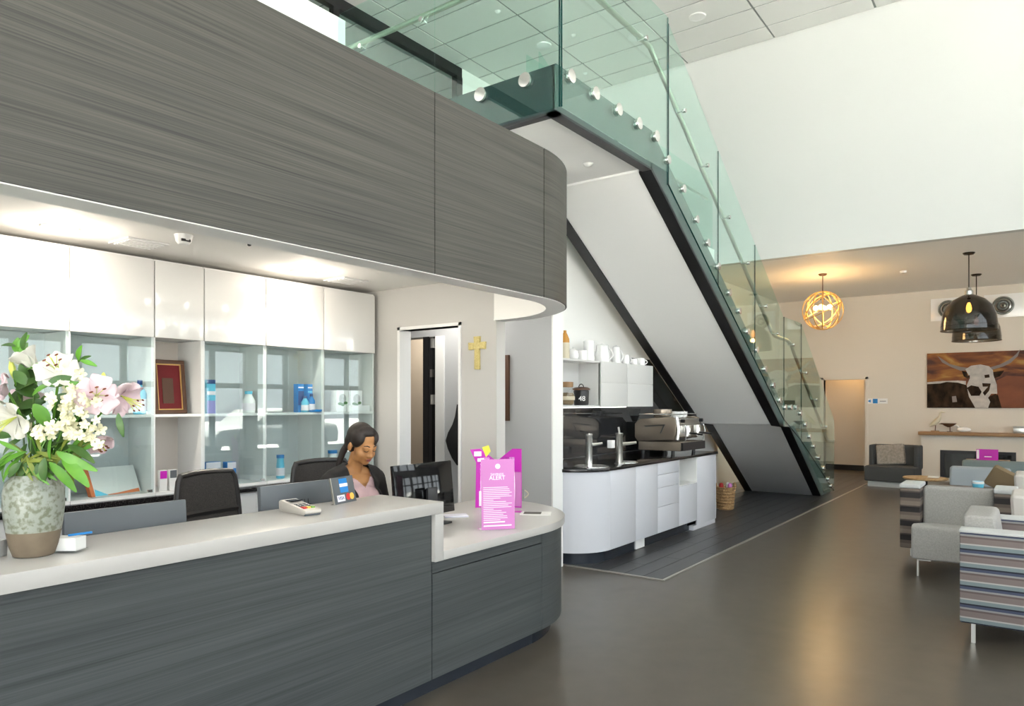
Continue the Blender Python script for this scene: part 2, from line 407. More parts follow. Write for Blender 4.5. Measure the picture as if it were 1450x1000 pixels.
# jamb frame of the doorway and the door leaf standing open
struct('trim_2', MB().box(XF - .012, DY0 - .05, 0, XF + .16, DY0, DZ + .05).box(XF - .012, DY1, 0, XF + .16, DY1 + .05, DZ + .05).box(XF - .012, DY0 - .05, DZ, XF + .16, DY1 + .05, DZ + .05), 'warm_lit_white', label='door frame in fireplace wall')
d1 = struct('door_1', MB().box(XF + .16, DY0 + .01, .01, XF + .9, DY0 + .05, DZ - .01), 'warm_lit_white')
part('handle', MB().cyl((XF + .78, DY0 + .05, 1.0), (XF + .78, DY0 + .11, 1.0), .012).cyl((XF + .78, DY0 + .11, 1.0), (XF + .68, DY0 + .11, 1.0), .01), 'steel', d1)
# upper floor plates
UP = [(-4, 5.22), (4.4, 5.22), (4.4, 2.86), (5.97, 2.86), (5.97, 4.2), (XH, 4.2), (XH, YO + 2.5), (-4, YO + 2.5)]
fu = struct('floor_upper', MB().prism(UP, ZU0, ZU), 'lifted_soffit_white')
part('fascia', MB().box(4.385, 2.845, ZU0 - .012, 4.40, 5.2, ZU + .012), 'fascia_dark', fu, label='dark landing edge plate')
part('fascia', MB().box(4.385, 2.83, ZU0 - .012, 6.0, 2.86, ZU + .012), 'stringer_grey', fu, label='grey landing edge plate beside stairs')
part('edge_strip', MB().box(4.38, 2.825, ZU0 - .03, 5.97, 2.915, ZU0 - .01).box(4.38, 2.825, ZU0 - .03, 4.45, 5.2, ZU0 - .01), 'black_satin', fu, label='black strip under landing edge')
struct('wall_parapet', MB().box(-4, 5.22, 2.6, 4.46, 5.34, 5.09), 'wall_paint')
# tile ceiling
ce = struct('ceiling', MB().box(-4, YW, ZT + .012, XH, YO + 2.5, ZT + .1), 'grid_grey')
tm = {}
ys = [1.852 + 1.397 * k for k in range(-6, 8)]; xs = [XH - .42 - .61 * k for k in range(0, 26)]
xs = [XH] + xs; ys = [q for q in ys if YW < q < YO + 2.5] + [YO + 2.5]
def tile(x0, x1, y0, y1):
    k = (round(x1 - x0, 3), round(y1 - y0, 3))
    if k not in tm:
        tm[k] = MB().box(0, 0, 0, x1 - x0 - .03, y1 - y0 - .03, .012).mesh('ceiling_tile'); tm[k].materials.append(MATS['tile_white'])
    o = bpy.data.objects.new('ceiling_tile', tm[k]); C.objects.link(o); o.parent = ce; o.location = (x0 + .015, y0 + .015, ZT)
for i in range(len(xs) - 1):
    for j in range(len(ys) - 1):
        x0, x1 = max(xs[i + 1], -4), xs[i]
        if x1 - x0 < .1: continue
        if x0 < 4.0 or ys[j] < -1.5: continue
        tile(x0, x1, ys[j], ys[j + 1])
far = MB()
for i in range(len(xs) - 1):
    for j in range(len(ys) - 1):
        x0, x1 = max(xs[i + 1], -4), xs[i]
        if x1 - x0 < .1 or not (x0 < 4.0 or ys[j] < -1.5): continue
        far.box(x0 + .009, ys[j] + .009, ZT, x1 - .009, ys[j + 1] - .009, ZT + .012)
o = part('ceiling_tiles', far, 'tile_white', ce); o['kind'] = 'stuff'
# upstairs office front: white wall, black framed glazing
struct('wall_upstairs', MB().box(9.12, YO, ZU, XH, YO + .12, ZT), 'wall_paint')
wo = struct('window_1', MB().box(-4, YO, ZT - .16, 9.12, YO + .1, ZT - .001).box(8.98, YO - .01, ZU, 9.12, YO + .1, ZT - .16).box(6.42, YO, ZU, 6.52, YO + .1, ZT - .16).box(-4, YO, ZU, 9.0, YO + .1, ZU + .1), 'black_metal', label='black framed office glazing upstairs')
for a, b in ((-4, 2.2), (2.2, 4.2), (4.2, 6.42), (6.52, 7.75), (7.76, 8.98)):
    part('pane', MB().box(a + .004, YO + .04, ZU + .1, b - .004, YO + .05, ZT - .16), 'glass_case', wo)
struct('wall_office', MB().box(-4, YO + 2.4, ZU, XH, YO + 2.5, ZT), 'wall_paint')
solo('office_column', MB().box(6.62, YO + .5, ZU, 6.80, YO + .7, ZT - .4), 'wood_light', 'tan timber column behind the upstairs glazing', 'column', bevel=.01)
# window wall (right of the picture), seen in the glass and lighting the room
ww = MB(); ww.box(-4, YW - .2, 0, XF, YW, .35).box(-4, YW - .2, 2.75, XF, YW, 3.45).box(-4, YW - .2, 6.75, XF, YW, ZT + .1)
LOW = [(-3.6 + 1.98 * k, -3.6 + 1.98 * k + 1.72) for k in range(10)]; HI = [(-3.7 + 2.5 * k, -3.7 + 2.5 * k + 2.3) for k in range(6)]
px = -4
for a, b in LOW + [(XF, XF)]: ww.box(px, YW - .2, .35, a, YW, 2.75); px = b
px = -4
for a, b in HI + [(XF, XF)]: ww.box(px, YW - .2, 3.45, a, YW, 6.75); px = b
struct('wall_right', ww, 'grey_paint')
for i, (a, b) in enumerate(LOW + HI):
    z0, z1 = (.35, 2.75) if i < len(LOW) else (3.45, 6.75)
    f = MB(); m_ = (a + b) / 2
    for q in ((a, a + .05), (b - .05, b), (m_ - .06, m_ + .06)): f.box(q[0], YW - .12, z0, q[1], YW - .05, z1)
    for q in ((z0, z0 + .05), (z1 - .05, z1)): f.box(a, YW - .12, q[0], b, YW - .05, q[1])
    if i < len(LOW): f.box(a, YW - .12, 1.85, b, YW - .05, 1.97)
    wn = struct('window_%d' % (i + 3), f, 'plastic_grey')
    part('pane', MB().box(a + .05, YW - .09, z0 + .05, b - .05, YW - .082, z1 - .05), 'glass_window', wn)
# unseen wall behind the camera, glazing enlarged to light the stair soffits
wb = MB().box(-4.2, YW, 0, -4, -5.2, ZT + .1).box(-4.2, 2.2, 0, -4, YO + 2.5, ZT + .1).box(-4.2, -5.2, 6.6, -4, 2.2, ZT + .1)
struct('wall_back', wb, 'wall_paint')
f = MB()
for q in (-5.2, -3.7, -2.25, -.8, .7, 2.14): f.box(-4.15, q, 0, -4.05, q + .06, 6.6)
for q in (0, 2.3, 4.3, 6.54): f.box(-4.15, -5.2, q, -4.05, 2.2, q + .06)
wn = struct('window_2', f, 'plastic_grey'); part('pane', MB().box(-4.105, -5.14, .06, -4.095, 2.14, 6.54), 'glass_window', wn)
# reception enclosure
struct('wall_reception', MB().box(-4, 5.22, 0, XC, 5.34, 2.6), 'wall_paint')
cw = struct('wall_cross', MB().box(XC, YG - .046, 0, XC + .115, 3.899, 2.6).box(XC, 4.589, 0, XC + .115, 8.0, 2.6).box(XC, 3.899, 2.163, XC + .115, 4.589, 2.6), 'dimmed_partition', label='white partition with doorway and gold cross')
part('jamb_lining', MB().box(XC - .012, 4.583, 0, XC + .127, 4.615, 2.19).box(XC - .012, 3.873, 0, XC + .127, 3.899, 2.19).box(XC - .012, 3.873, 2.163, XC + .127, 4.615, 2.19), 'white_lacquer', cw)
struct('ceiling_reception', MB().prism([(-4, 2.62), (3.7, 2.62), (4.3, 2.95), (4.5, 3.45), (XC, 3.5), (XC, 5.22), (-4, 5.22)], RC, 2.62), 'ceiling_paint')
struct('ceiling_corridor', MB().box(XC, 3.5, 2.6, XG + .167, 8.0, 2.68), 'ceiling_paint')
# grey corridor wall, white nib end, doorway with black door
gw = struct('wall_corridor', MB().box(XG, YG + .012, 0, XG + .167, 4.90, ZU0).box(XG, 4.9, 2.2, XG + .167, 5.9, 2.6).box(XG, 5.9, 0, XG + .167, 8.0, 2.6).box(XC + .115, 7.9, 0, XG, 8.0, 2.6), 'grey_paint')
part('nib_end', MB().box(XG - .002, YG, 0, XG + .169, YG + .014, ZU0), 'wall_paint', gw)
part('jamb_lining', MB().box(XG - .015, 4.86, 0, XG + .18, 4.98, 2.2), 'white_lacquer', gw)
struct('wall_office_lower', MB().box(6.6, 4.4, 0, 6.7, 8.0, 2.6).box(XG + .167, 7.9, 0, 6.6, 8.0, 2.6).box(XG + .167, 4.36, 2.6, 6.7, 8, 2.66), 'beige_paint')
d2 = struct('door_2', MB().box(XG - .02, 5.02, .01, XG + .86, 5.065, 2.19), 'black_metal', label='black door standing open in corridor')
part('hinge', MB().box(XG - .03, 5.0, 1.50, XG + .01, 5.03, 1.60), 'chrome', d2); part('hinge', MB().box(XG - .03, 5.0, 2.08, XG + .01, 5.03, 2.18), 'chrome', d2)
part('latch', MB().box(XG - .028, 5.01, 1.78, XG + .0, 5.04, 1.86), 'steel', d2)
struct('trim_3', MB().box(XG - .016, 5.075, 0, XG + .0, 5.15, 2.2), 'black_metal', label='black rebate beside corridor door')
for k, (x, y_) in enumerate(((5.05, 4.6), (6.05, 5.9))):  # ceiling lights added to brighten the dark corridor and room, none visible
    t = thing('added_corridor_light', ['added round ceiling light in the corridor behind the partition', 'added round ceiling light in the room behind the black door'][k], 'ceiling light', (x, y_, 2.54))
    part('base', MB().lathe([(.14, .04), (.14, .06)], (x, y_, 2.54), 24), 'white_lacquer', t); part('diffuser', MB().lathe([(0, 0), (.09, .006), (.125, .025), (.13, .04)], (x, y_, 2.54), 24), 'led', t)
    lamp('POINT', 'corridor_fill', (x, y_, 2.46), (12, 22)[k], (1, .95, .88), .1)
# ------------------------------------------------------------------ bulkhead
def plan(d, x0=None, x1=None, a0=None, a1=None, r=.94, cx=3.712, tail=None):
    """bulkhead / desk outline, d inwards from the face"""
    p = []
    if x0 is not None: p += [(x0, YD + d), (x1, YD + d)]
    if a0 is not None:
        q = arc(cx, YD + r, r - d, a0, a1, 28); p += q if not p else q[1:]
    if tail: p.append((cx + r - d, tail))
    return p
def band(mb, d0, d1, z0, z1, **k): return mb.ribbon(plan(d0, **k), plan(d1, **k), z0, z1)
bh = struct('wall_bulkhead', band(MB(), .03, .14, 2.185, 3.10, x0=-4, x1=3.712, a0=-90, a1=0, tail=3.5), 'ceiling_paint', label='deep curved bulkhead over the reception desk')
part('backing', band(MB(), .018, .03, 2.19, 3.10, x0=-4, x1=3.712, a0=-90, a1=0, tail=3.5), 'groove', bh)
for a, b in ((-4, .3), (.306, 2.708), (2.714, 3.709)):
    part('laminate_panel', band(MB(), 0, .018, 2.18, 3.11, x0=a, x1=b), 'laminate', bh)
part('laminate_panel', band(MB(), 0, .018, 2.18, 3.11, a0=-89.6, a1=0, tail=3.5), 'laminate', bh, label='curved laminate panel')
part('soffit_edge', band(MB(), .010, .145, 2.175, 2.186, x0=-4, x1=3.712, a0=-90, a1=0, tail=3.5), 'white_lacquer', bh)
struct('ceiling_bulkhead_top', MB().prism([(-4, 2.6), (3.7, 2.6), (4.3, 2.95), (4.5, 3.45), (XC, 3.5), (XC, 5.21), (-4, 5.21)], 3.0, 3.06), 'ceiling_paint')
# skirtings
struct('baseboard_lounge', MB().box(XF - .015, YW, 0, XF, DY0 - .05, .09), 'warm_lit_white')
# ================================================================== RECEPTION DESK
desk = thing('reception_desk', 'long curved reception desk with grey laminate front and white counter tops', 'reception desk', (1.8, 2.9, 0))
part('toe_kick', band(MB(), .085, .12, 0, .098, x0=-1.2, x1=3.70, a0=-90, a1=-8, r=.82, cx=3.70), 'toe_kick', desk)
part('carcass', MB().ribbon(plan(.032, x0=-1.2, x1=3.70, a0=-90, a1=-8, r=.82, cx=3.70), plan(.075, x0=-1.2, x1=3.70, a0=-90, a1=-8, r=.82, cx=3.70), .1, .70).box(-1.2, YD + .032, .7, 2.70, YD + .075, .948), 'groove', desk)
part('front_panel', MB().box(-1.2, YD + .012, .1, .3, YD + .032, .946), 'laminate_desk', desk)
part('front_panel', MB().box(.306, YD + .012, .1, 2.699, YD + .032, .946), 'laminate_desk', desk)
part('front_panel', MB().box(2.706, YD + .012, .1, 3.705, YD + .032, .638), 'laminate_desk', desk)
part('front_panel', MB().box(2.706, YD + .012, .645, 3.705, YD + .032, .703), 'laminate_desk', desk)
part('end_panel', band(MB(), .012, .032, .1, .703, a0=-89.3, a1=-6, r=.82, cx=3.70), 'laminate_desk', desk, label='curved laminate end panel')
part('high_counter', MB().box(-1.2, YD - .012, .948, 2.766, 2.945, 1.008), 'counter_white', desk, bevel=.004)
part('waterfall_end', MB().box(2.702, YD - .012, .704, 2.766, 2.945, .948), 'counter_white', desk, bevel=.003)
low = [(2.767, YD - .012)] + [(p[0], p[1] - .012) for p in arc(3.70, YD + .83, .83, -90, 2, 30)] + arc(4.30, 3.36, .215, 5, 90, 8) + [(4.15, 3.575), (3.85, 3.52), (3.55, 3.30), (3.3, 3.17), (2.767, 3.15)]
part('low_counter', MB().prism(low, .704, .752), 'counter_white', desk, bevel=.004)
part('worktop', MB().box(-1.2, YD + .08, .70, 2.765, 3.12, .735), 'white_lacquer', desk)
part('end_support', MB().box(-1.2, YD + .14, 0, -1.15, 3.1, .70), 'white_lacquer', desk)
part('end_support', MB().box(2.70, YD + .14, 0, 2.75, 3.1, .70), 'white_lacquer', desk)
# ================================================================== BACK CABINETS
bays = [(.55, 1.245), (1.25, 1.945), (1.95, 2.478), (2.482, 2.838), (2.842, 3.352), (3.356, 3.914), (3.918, 4.49)]
descr = ['over glass shelves at the plain far end', 'above the flower vase', 'above the tall blue glass bottle', 'over the open bay with the red framed award', 'above the tall blue and lilac carton', 'above the pair of blue cartons', 'next to the partition with the gold cross']
YK = 5.20
for i, (a, b) in enumerate(bays):
    t = thing('wall_cabinet', 'white gloss handleless overhead cabinet ' + descr[i], 'cabinet', ((a + b) / 2, YB + .17, 1.97), group='gloss cabinets behind the desk')
    part('body', MB().box(a, YB + .02, 1.972, b, YK, 2.50), 'white_lacquer', t)
    part('door', MB().box(a + .0025, YB, 1.965, b - .0025, YB + .018, 2.488), 'gloss_white', t, bevel=.0015)
case_d = ['at the plain far end of the row', 'behind the flower vase', 'holding a tall blue bottle and a leaflet', 'without glass holding a red framed award', 'holding a tall blue and lilac carton', 'holding a pair of blue cartons', 'holding white boxes with leaf print']
for i, (a, b) in enumerate(bays):
    t = thing('display_case', 'white display bay ' + case_d[i], 'display cabinet', ((a + b) / 2, YB + .17, .89), group='display bays behind the desk')
    part('back_panel', MB().box(a, YK - .012, .90, b, YK, 1.965), 'shelf_back_warm' if i == 3 else 'shelf_back', t)
    part('upright', MB().box(a - .002, YB + .02, .90, a + .012, YK - .012, 1.965), 'white_lacquer', t)
    part('upright', MB().box(b - .012, YB + .02, .90, b + .002, YK - .012, 1.965), 'white_lacquer', t)
    part('shelf', MB().box(a + .012, YB + .02, 1.418, b - .012, YK - .012, 1.438), 'white_lacquer', t, bevel=.002)
    part('bottom_rail', MB().box(a, YB - .01, .885, b, YK, .905), 'white_lacquer', t)
    if i != 3:
        g = part('glass_door', MB().box(a + .004, YB, .907, b - .004, YB + .006, 1.962), 'glass_case', t)
        part('lock', MB().box(b - .05, YB - .014, .912, b - .02, YB - .001, .93), 'chrome', g)
solo('back_bench_top', MB().box(-.6, YB - .06, .845, 4.5, YK, .885), 'granite', 'long dark stone bench top running under the glass display bays', 'worktop', bevel=.003)
for i, (a, b) in enumerate(((-.6, .9), (.905, 1.945), (1.95, 2.838), (2.842, 3.66), (3.664, 4.49))):
    t = thing('base_cabinet', ['white base cabinet at the bare end of the back bench', 'white base cabinet under the bench behind the flower vase', 'white base cabinet below the red framed award', 'white base cabinet behind the mesh task chairs', 'white base cabinet in the corner beside the partition'][i], 'cabinet', ((a + b) / 2, 5.0, 0), group='base cabinets behind the desk')
    part('body', MB().box(a, YB, .1, b, YK, .843), 'white_lacquer', t)
    m_ = (a + b) / 2
    part('door', MB().box(a + .002, YB - .02, .1, m_ - .0015, YB - .001, .838), 'white_lacquer', t)
    part('door', MB().box(m_ + .0015, YB - .02, .1, b - .002, YB - .001, .838), 'white_lacquer', t)
    part('toe_kick', MB().box(a, YB + .05, 0, b, YK, .098), 'toe_kick', t)
# ceiling fittings in the reception
for k, (x, y_) in enumerate(((1.794, 4.594), (3.515, 4.60))):
    t = thing('downlight', ['round recessed downlight above the flower end of the cabinets', 'round recessed downlight above the seated receptionist'][k], 'downlight', (x, y_, RC - .02), group='downlights in the reception ceiling')
    part('trim_ring', MB().lathe([(.075, .004), (.078, 0), (.098, .004), (.1, .02), (.075, .02)], (x, y_, RC - .02), 28), 'white_lacquer', t)
    part('lens', MB().lathe([(.074, .012), (.074, .019)], (x, y_, RC - .02), 24), 'downlight', t)
    lamp('POINT', 'ceiling_fill', (x, y_ - .05, RC - .14), 6.5, (1, .88, .74), .06)  # extra point lamp below the fitting, added to brighten the ceiling
    lamp('SPOT', 'downlight_lamp', (x, y_, RC - .03), 50, (1, .93, .82), .05, (0, 0, 0), spot=2.2, blend=.7)
for k, x in enumerate((.5, 1.7, 2.9, 3.9)):  # unseen downlights added to brighten the reception from behind the bulkhead
    t = thing('added_downlight', 'added unseen downlight behind the bulkhead ' + ('over the counter end without chairs', 'over the flower vase', 'over the payment sign', 'over the magenta leaflet')[k], 'downlight', (x, 3.05, RC - .02), group='added downlights over the counter')
    part('trim_ring', MB().lathe([(.075, .004), (.078, 0), (.098, .004), (.1, .02), (.075, .02)], (x, 3.05, RC - .02), 28), 'white_lacquer', t)
    part('lens', MB().lathe([(.074, .012), (.074, .019)], (x, 3.05, RC - .02), 24), 'downlight', t)
    lamp('POINT', 'downlight_lamp', (x, 3.05, RC - .10), (5, 5, 5, 2)[k], (1, .95, .88), .08)
t = thing('security_camera', 'small white dome camera with black lens on reception ceiling', 'camera', (2.324, 4.2, RC - .06))
part('housing', MB().lathe([(.0, 0), (.03, .004), (.045, .02), (.05, .045), (.055, .06)], (2.324, 4.2, RC - .06), 18), 'white_lacquer', t)
part('lens', MB().box(2.29, 4.155, RC - .045, 2.345, 4.165, RC - .03), 'plastic_black', t)
v = at(353, 346, Z=RC)
solo('ceiling_sensor', MB().lathe([(.006, 0), (.012, .004), (.012, .012)], (v.x, v.y, RC - .012), 12), 'plastic_black', 'tiny black sensor dot on reception ceiling', 'sensor')
for k, (q, l) in enumerate((((490, 397), 'square white air grille in reception ceiling corner'), ((197, 344), 'slim white air grille between the downlights'))):
    v = at(*q, Z=RC); t = thing('ceiling_vent', l, 'vent', (v.x, v.y, RC - .012))
    part('frame', MB().box(v.x - .13, v.y - .13, RC - .010, v.x + .13, v.y + .13, RC), 'white_lacquer', t)
    for j in range(5): part('slat', MB().box(v.x - .11, v.y - .10 + j * .043, RC - .016, v.x + .11, v.y - .075 + j * .043, RC - .010), 'white_lacquer', t)
# gold cross on the partition
v = Vector((XC, 3.687, 1.92)); M_ = T(XC, 0, 0)
cr = [(-.028, -.135), (.028, -.135), (.026, .03), (.092, .026), (.095, .088), (.03, .084), (.036, .135), (-.034, .135), (-.03, .086), (-.094, .09), (-.09, .028), (-.026, .032)]
solo('wall_cross_ornament', MB().prism([(3.695 + a * .95, 1.925 + b) for a, b in cr], XC - .02, XC, 'x'), 'gold_cross', 'gold textured cross hanging on the white partition', 'cross', bevel=.004)
# framed picture on the grey corridor wall and the coat
t = thing('framed_picture', 'narrow brown framed picture on the grey corridor wall', 'picture', (XG - .02, 4.22, 1.34))
part('frame', MB().box(XG - .03, 4.035, 1.345, XG, 4.075, 1.97).box(XG - .03, 4.375, 1.345, XG, 4.415, 1.97).box(XG - .03, 4.075, 1.93, XG, 4.375, 1.97).box(XG - .03, 4.075, 1.345, XG, 4.375, 1.385), 'wood_dark', t, bevel=.003)
part('print', MB().box(XG - .012, 4.075, 1.385, XG - .001, 4.375, 1.93), 'cushion_brown', t)
t = thing('hanging_coat', 'black coat hanging from a hook on the grey corridor wall', 'coat', (XG - .08, 4.58, .90))
rows = []
for z, rx, ry, dy in ((.90, .02, .03, .02), (.97, .07, .11, .01), (1.06, .09, .19, 0), (1.14, .09, .23, 0), (1.22, .08, .19, 0), (1.30, .055, .11, .01), (1.38, .03, .06, .02), (1.50, .015, .03, .02)):
    rows.append([(XG - .085 + rx * .8 * math.cos(a) * (1 + .12 * math.sin(5 * a + z * 9)), 4.58 + dy + ry * .8 * math.sin(a), z) for a in [2 * PI * k / 24 for k in range(24)]])
part('cloth', MB().rows(rows, True), 'black_cloth', t, solid=.004)
part('hook', MB().cyl((XG, 4.60, 1.51), (XG - .08, 4.60, 1.51), .008).cyl((XG - .08, 4.60, 1.51), (XG - .09, 4.60, 1.54), .008), 'steel', t)
# ================================================================== STAIRCASE
SY0, SY1 = 2.80, 4.04                              # outer faces of the two stringers
def under(x): return 3.69 - .6015 * (x - 5.91)     # underside of the upper flight
def under2(x): return 1.20 - .648 * (x - 10.45)    # underside of the lower flight
st = thing('staircase', 'white soffited staircase with black edged stringers and glass balustrade', 'staircase', (9.2, 3.42, 0))
XM0, XM1, ZM = 10.0, 10.85, 1.55
sh = .35
def stringer(mb, off, y0, y1, lo=0.0, hi=sh):
    up = [(5.97, under(5.97) + lo), (XM0, under(XM0) + lo), (10.45, 1.20 + lo), (12.30 - lo * .4, .0 + max(0, lo - .0)), (12.86, .0 + max(0, lo)), (10.85, ZM + .02), (XM0 - .05, ZM + .02), (5.97, ZU + .012)]
    return mb.prism(up, y0, y1, 'y')
poly = [(5.97, under(5.97)), (XM0, under(XM0)), (10.45, 1.20), (12.30, .0), (12.95, .0), (10.88, ZM - .06), (10.0, ZM - .06), (9.85, under(9.85) + .33), (6.15, under(6.15) + .36), (5.97, ZU + .012)]
part('stringer', MB().prism(poly, SY0 + .03, SY0 + .05, 'y'), 'stringer_grey', st, label='grey side plate behind the glass')
part('stringer', MB().prism(poly, SY1 - .03, SY1 - .01, 'y'), 'stringer_grey', st)
def edge_strip(y0, y1):
    q = [(5.97, under(5.97) - .03), (XM0, under(XM0) - .03), (10.45, 1.17), (12.26, .0), (12.32, .0), (10.46, 1.205), (XM0, under(XM0) + .004), (5.97, under(5.97) + .004)]
    return MB().prism(q, y0, y1, 'y')
part('edge_strip', edge_strip(SY0 + .025, SY0 + .15), 'black_metal', st, label='black lower edge of the stringer')
part('edge_strip', edge_strip(SY1 - .10, SY1 + .02), 'black_metal', st, label='black lower edge of the stringer')
th = .02
part('soffit', MB().prism([(5.97, under(5.97) - .012), (XM0, under(XM0) - .012), (XM0, under(XM0) + th), (5.97, under(5.97) + th)], SY0 + .12, SY1 - .09, 'y'), 'lifted_soffit_white', st, label='white soffit of the upper flight')
part('soffit', MB().prism([(XM0, under(XM0) - .012), (10.45, 1.188), (12.28, .0), (12.33, .0), (10.46, 1.22), (XM0, under(XM0) + th)], SY0 + .12, SY1 - .09, 'y'), 'lifted_soffit_white', st, label='white soffit of the lower flight')
n = 14; rise = (ZU - ZM) / n; go = (XM0 + .02 - 5.97) / (n - 0)
for k in range(1, n):
    x = 5.97 + go * (k - 1); z = ZU - rise * k
    part('tread', MB().box(x, SY0 + .06, z - .04, x + go + .03, SY1 - .04, z), 'tread_wood', st, bevel=.004)
part('mid_landing', MB().box(XM0 - .28, SY0 + .06, ZM - .12, XM1 + .02, SY1 - .04, ZM), 'tread_wood', st, bevel=.004)
n2 = 9; rise2 = ZM / n2; go2 = .262
for k in range(1, n2):
    x = XM1 + go2 * (k - 1); z = ZM - rise2 * k
    part('tread', MB().box(x, SY0 + .06, z - .04, x + go2 + .03, SY1 - .04, z), 'tread_wood', st, bevel=.004)
# glass panels of the near side: (x,z) outlines on one plane
def top(x):
    return 5.10 if x <= 6.22 else 5.05 - .637 * (x - 6.22) if x < 9.98 else 2.67 if x <= 10.86 else 2.67 - .70 * (x - 10.86)
def bot(x):
    return under(x) + .05 if x < 10.0 else 1.19 if x <= 10.47 else max(.03, under2(x) + .03)
def pane(mb, x0, x1, y0, y1, tl=None, tr=None):
    pts = [(x0, bot(x0))]
    for b in (10.0, 10.47, 12.25):
        if x0 < b < x1: pts.append((b, bot(b)))
    pts += [(x1, bot(x1)), (x1, top(x1 - 1e-4) if tr is None else tr), (x0, top(x0 + 1e-4) if tl is None else tl)]
    return mb.prism(pts, y0, y1, 'y')
GY = SY0 - .03
for k, (a, b, tl) in enumerate(((6.225, 7.50, 5.05), (7.51, 8.74, None), (8.75, 9.975, None), (9.985, 10.855, 2.68), (10.865, 12.93, 2.66))):
    g = part('glass_panel', pane(MB(), a, b, GY, GY + .012, tl), 'glass_green', st)
    zt = top(a + 1e-4) if tl is None else tl
    part('panel_edge', MB().box(a, GY - .0005, bot(a), a + .004, GY + .0125, zt), 'glass_edge', g)
    part('bottom_edge', MB().prism([(a, bot(a)), (min(b, XM0 if a < 9.9 else b), bot(min(b, XM0 if a < 9.9 else b))), (min(b, XM0 if a < 9.9 else b), bot(min(b, XM0 if a < 9.9 else b)) + .005), (a, bot(a) + .005)], GY - .0005, GY + .0125, 'y'), 'glass_edge', g)
# far side glass
g = part('glass_panel', MB().prism([(6.0, ZU), (7.4, under(7.4) + .45), (7.4, under(7.4) + 1.6), (6.0, 5.08)], SY1 + .03, SY1 + .042, 'y'), 'glass_green', st)
so = [(6.196, 3.771), (6.552, 3.587), (6.886, 3.36), (7.188, 3.179), (7.49, 2.982), (7.835, 2.742), (8.158, 2.571), (8.451, 2.358), (8.789, 2.16), (9.121, 1.939), (9.474, 1.741), (9.753, 1.55), (10.013, 1.453), (10.285, 1.451), (10.569, 1.45), (10.791, 1.366), (11.06, 1.196), (11.299, 1.009), (11.548, .848), (11.849, .656), (12.165, .466), (12.495, .268), (12.691, .133)]
smesh = MB().cyl((0, .032, 0), (0, -.014, 0), .024, n=16).cyl((0, -.014, 0), (0, -.022, 0), .034, n=20).cyl((0, .008, 0), (0, .0, 0), .030, n=16).mesh('standoff', bevel=.002); smesh.materials.append(MATS['chrome'])
def standoff(parent, x, y, z, rz=0):
    o = bpy.data.objects.new('standoff', smesh); C.objects.link(o); o.parent = parent
    o.location = Vector((x, y, z)) - rootloc(parent); o.rotation_euler = (0, 0, rz); return o
for x, z in so: standoff(st, x, GY, z).scale = (1.2, 1, 1.2)
# handrail
RY = SY0 + .07
def rz_(x): return 4.66 - .6236 * (x - 6.236)
rail = [(4.50, RY, 4.79), (5.6, RY, 4.79), (6.03, RY, 4.785), (6.2, RY, 4.68), (7.5, RY, rz_(7.5)), (8.8, RY, rz_(8.8)), (9.75, RY, rz_(9.75)), (9.9, RY, 2.42), (10.5, RY, 2.40), (10.68, RY, 2.36), (10.8, RY, 2.26), (11.8, RY, 1.60), (12.86, RY, .89), (12.98, RY, .86), (13.35, RY, .86)]
rail = rail[2:]
hr = part('handrail', MB().tube(rail, .024, 10), 'rail_steel', st)
for x in (6.6, 7.2, 7.85, 8.5, 9.2, 9.7, 10.45, 11.15, 11.75, 12.4):
    z = [p for p in rail]; zz = None
    for p, q in zip(rail, rail[1:]):
        if p[0] <= x <= q[0]: zz = p[2] + (q[2] - p[2]) * (x - p[0]) / (q[0] - p[0])
    part('bracket', MB().cyl((x, RY, zz - .02), (x, RY - .02, zz - .07), .007).cyl((x, RY - .02, zz - .07), (x, GY + .012, zz - .07), .007).cyl((x, GY + .018, zz - .07), (x, GY + .010, zz - .07), .022, n=16).cyl((x, GY, zz - .07), (x, GY - .012, zz - .07), .022, n=16), 'chrome', hr)
# landing balustrade
lb = thing('glass_balustrade', 'tall green glass balustrade with steel rail round the upper landing', 'balustrade', (4.4, 3.9, ZU0))
GX = 4.37
g = part('glass_panel', MB().box(GX - .012, GY + .014, ZU0 + .0, GX, 4.0, 5.10), 'glass_green', lb)
part('panel_edge', MB().box(GX - .0125, GY + .014, ZU0, GX + .0005, GY + .020, 5.10), 'glass_edge', g)
g = part('glass_panel', MB().prism([(4.006, ZU0), (5.205, ZU0), (5.205, 5.06), (5.19, 5.09), (5.16, 5.10), (4.006, 5.10)], GX - .012, GX, 'x'), 'glass_green', lb)
g = part('glass_panel', MB().box(GX + .002, GY, ZU0 - .0, 6.215, GY + .012, 5.10), 'glass_green', lb)
part('panel_edge', MB().box(GX + .002, GY - .0005, ZU0, GX + .008, GY + .0125, 5.10), 'glass_edge', g)
part('panel_edge', MB().box(6.209, GY - .0005, under(6.2) + .03, 6.215, GY + .0125, 5.10), 'glass_edge', g)
hr = part('handrail', MB().tube([(GX + .07, 5.14, 4.80), (GX + .07, 3.0, 4.80), (GX + .075, 2.90, 4.80), (GX + .10, 2.86, 4.80), (GX + .16, RY, 4.795), (6.03, RY, 4.785)], .024, 10), 'rail_steel', lb)
for y_ in (4.9, 4.15, 3.4):
    part('bracket', MB().cyl((GX + .07, y_, 4.78), (GX + .05, y_, 4.72), .007).cyl((GX + .05, y_, 4.72), (GX, y_, 4.72), .007).cyl((GX + .006, y_, 4.72), (GX, y_, 4.72), .022, n=16).cyl((GX - .012, y_, 4.72), (GX - .024, y_, 4.72), .022, n=16), 'chrome', hr)
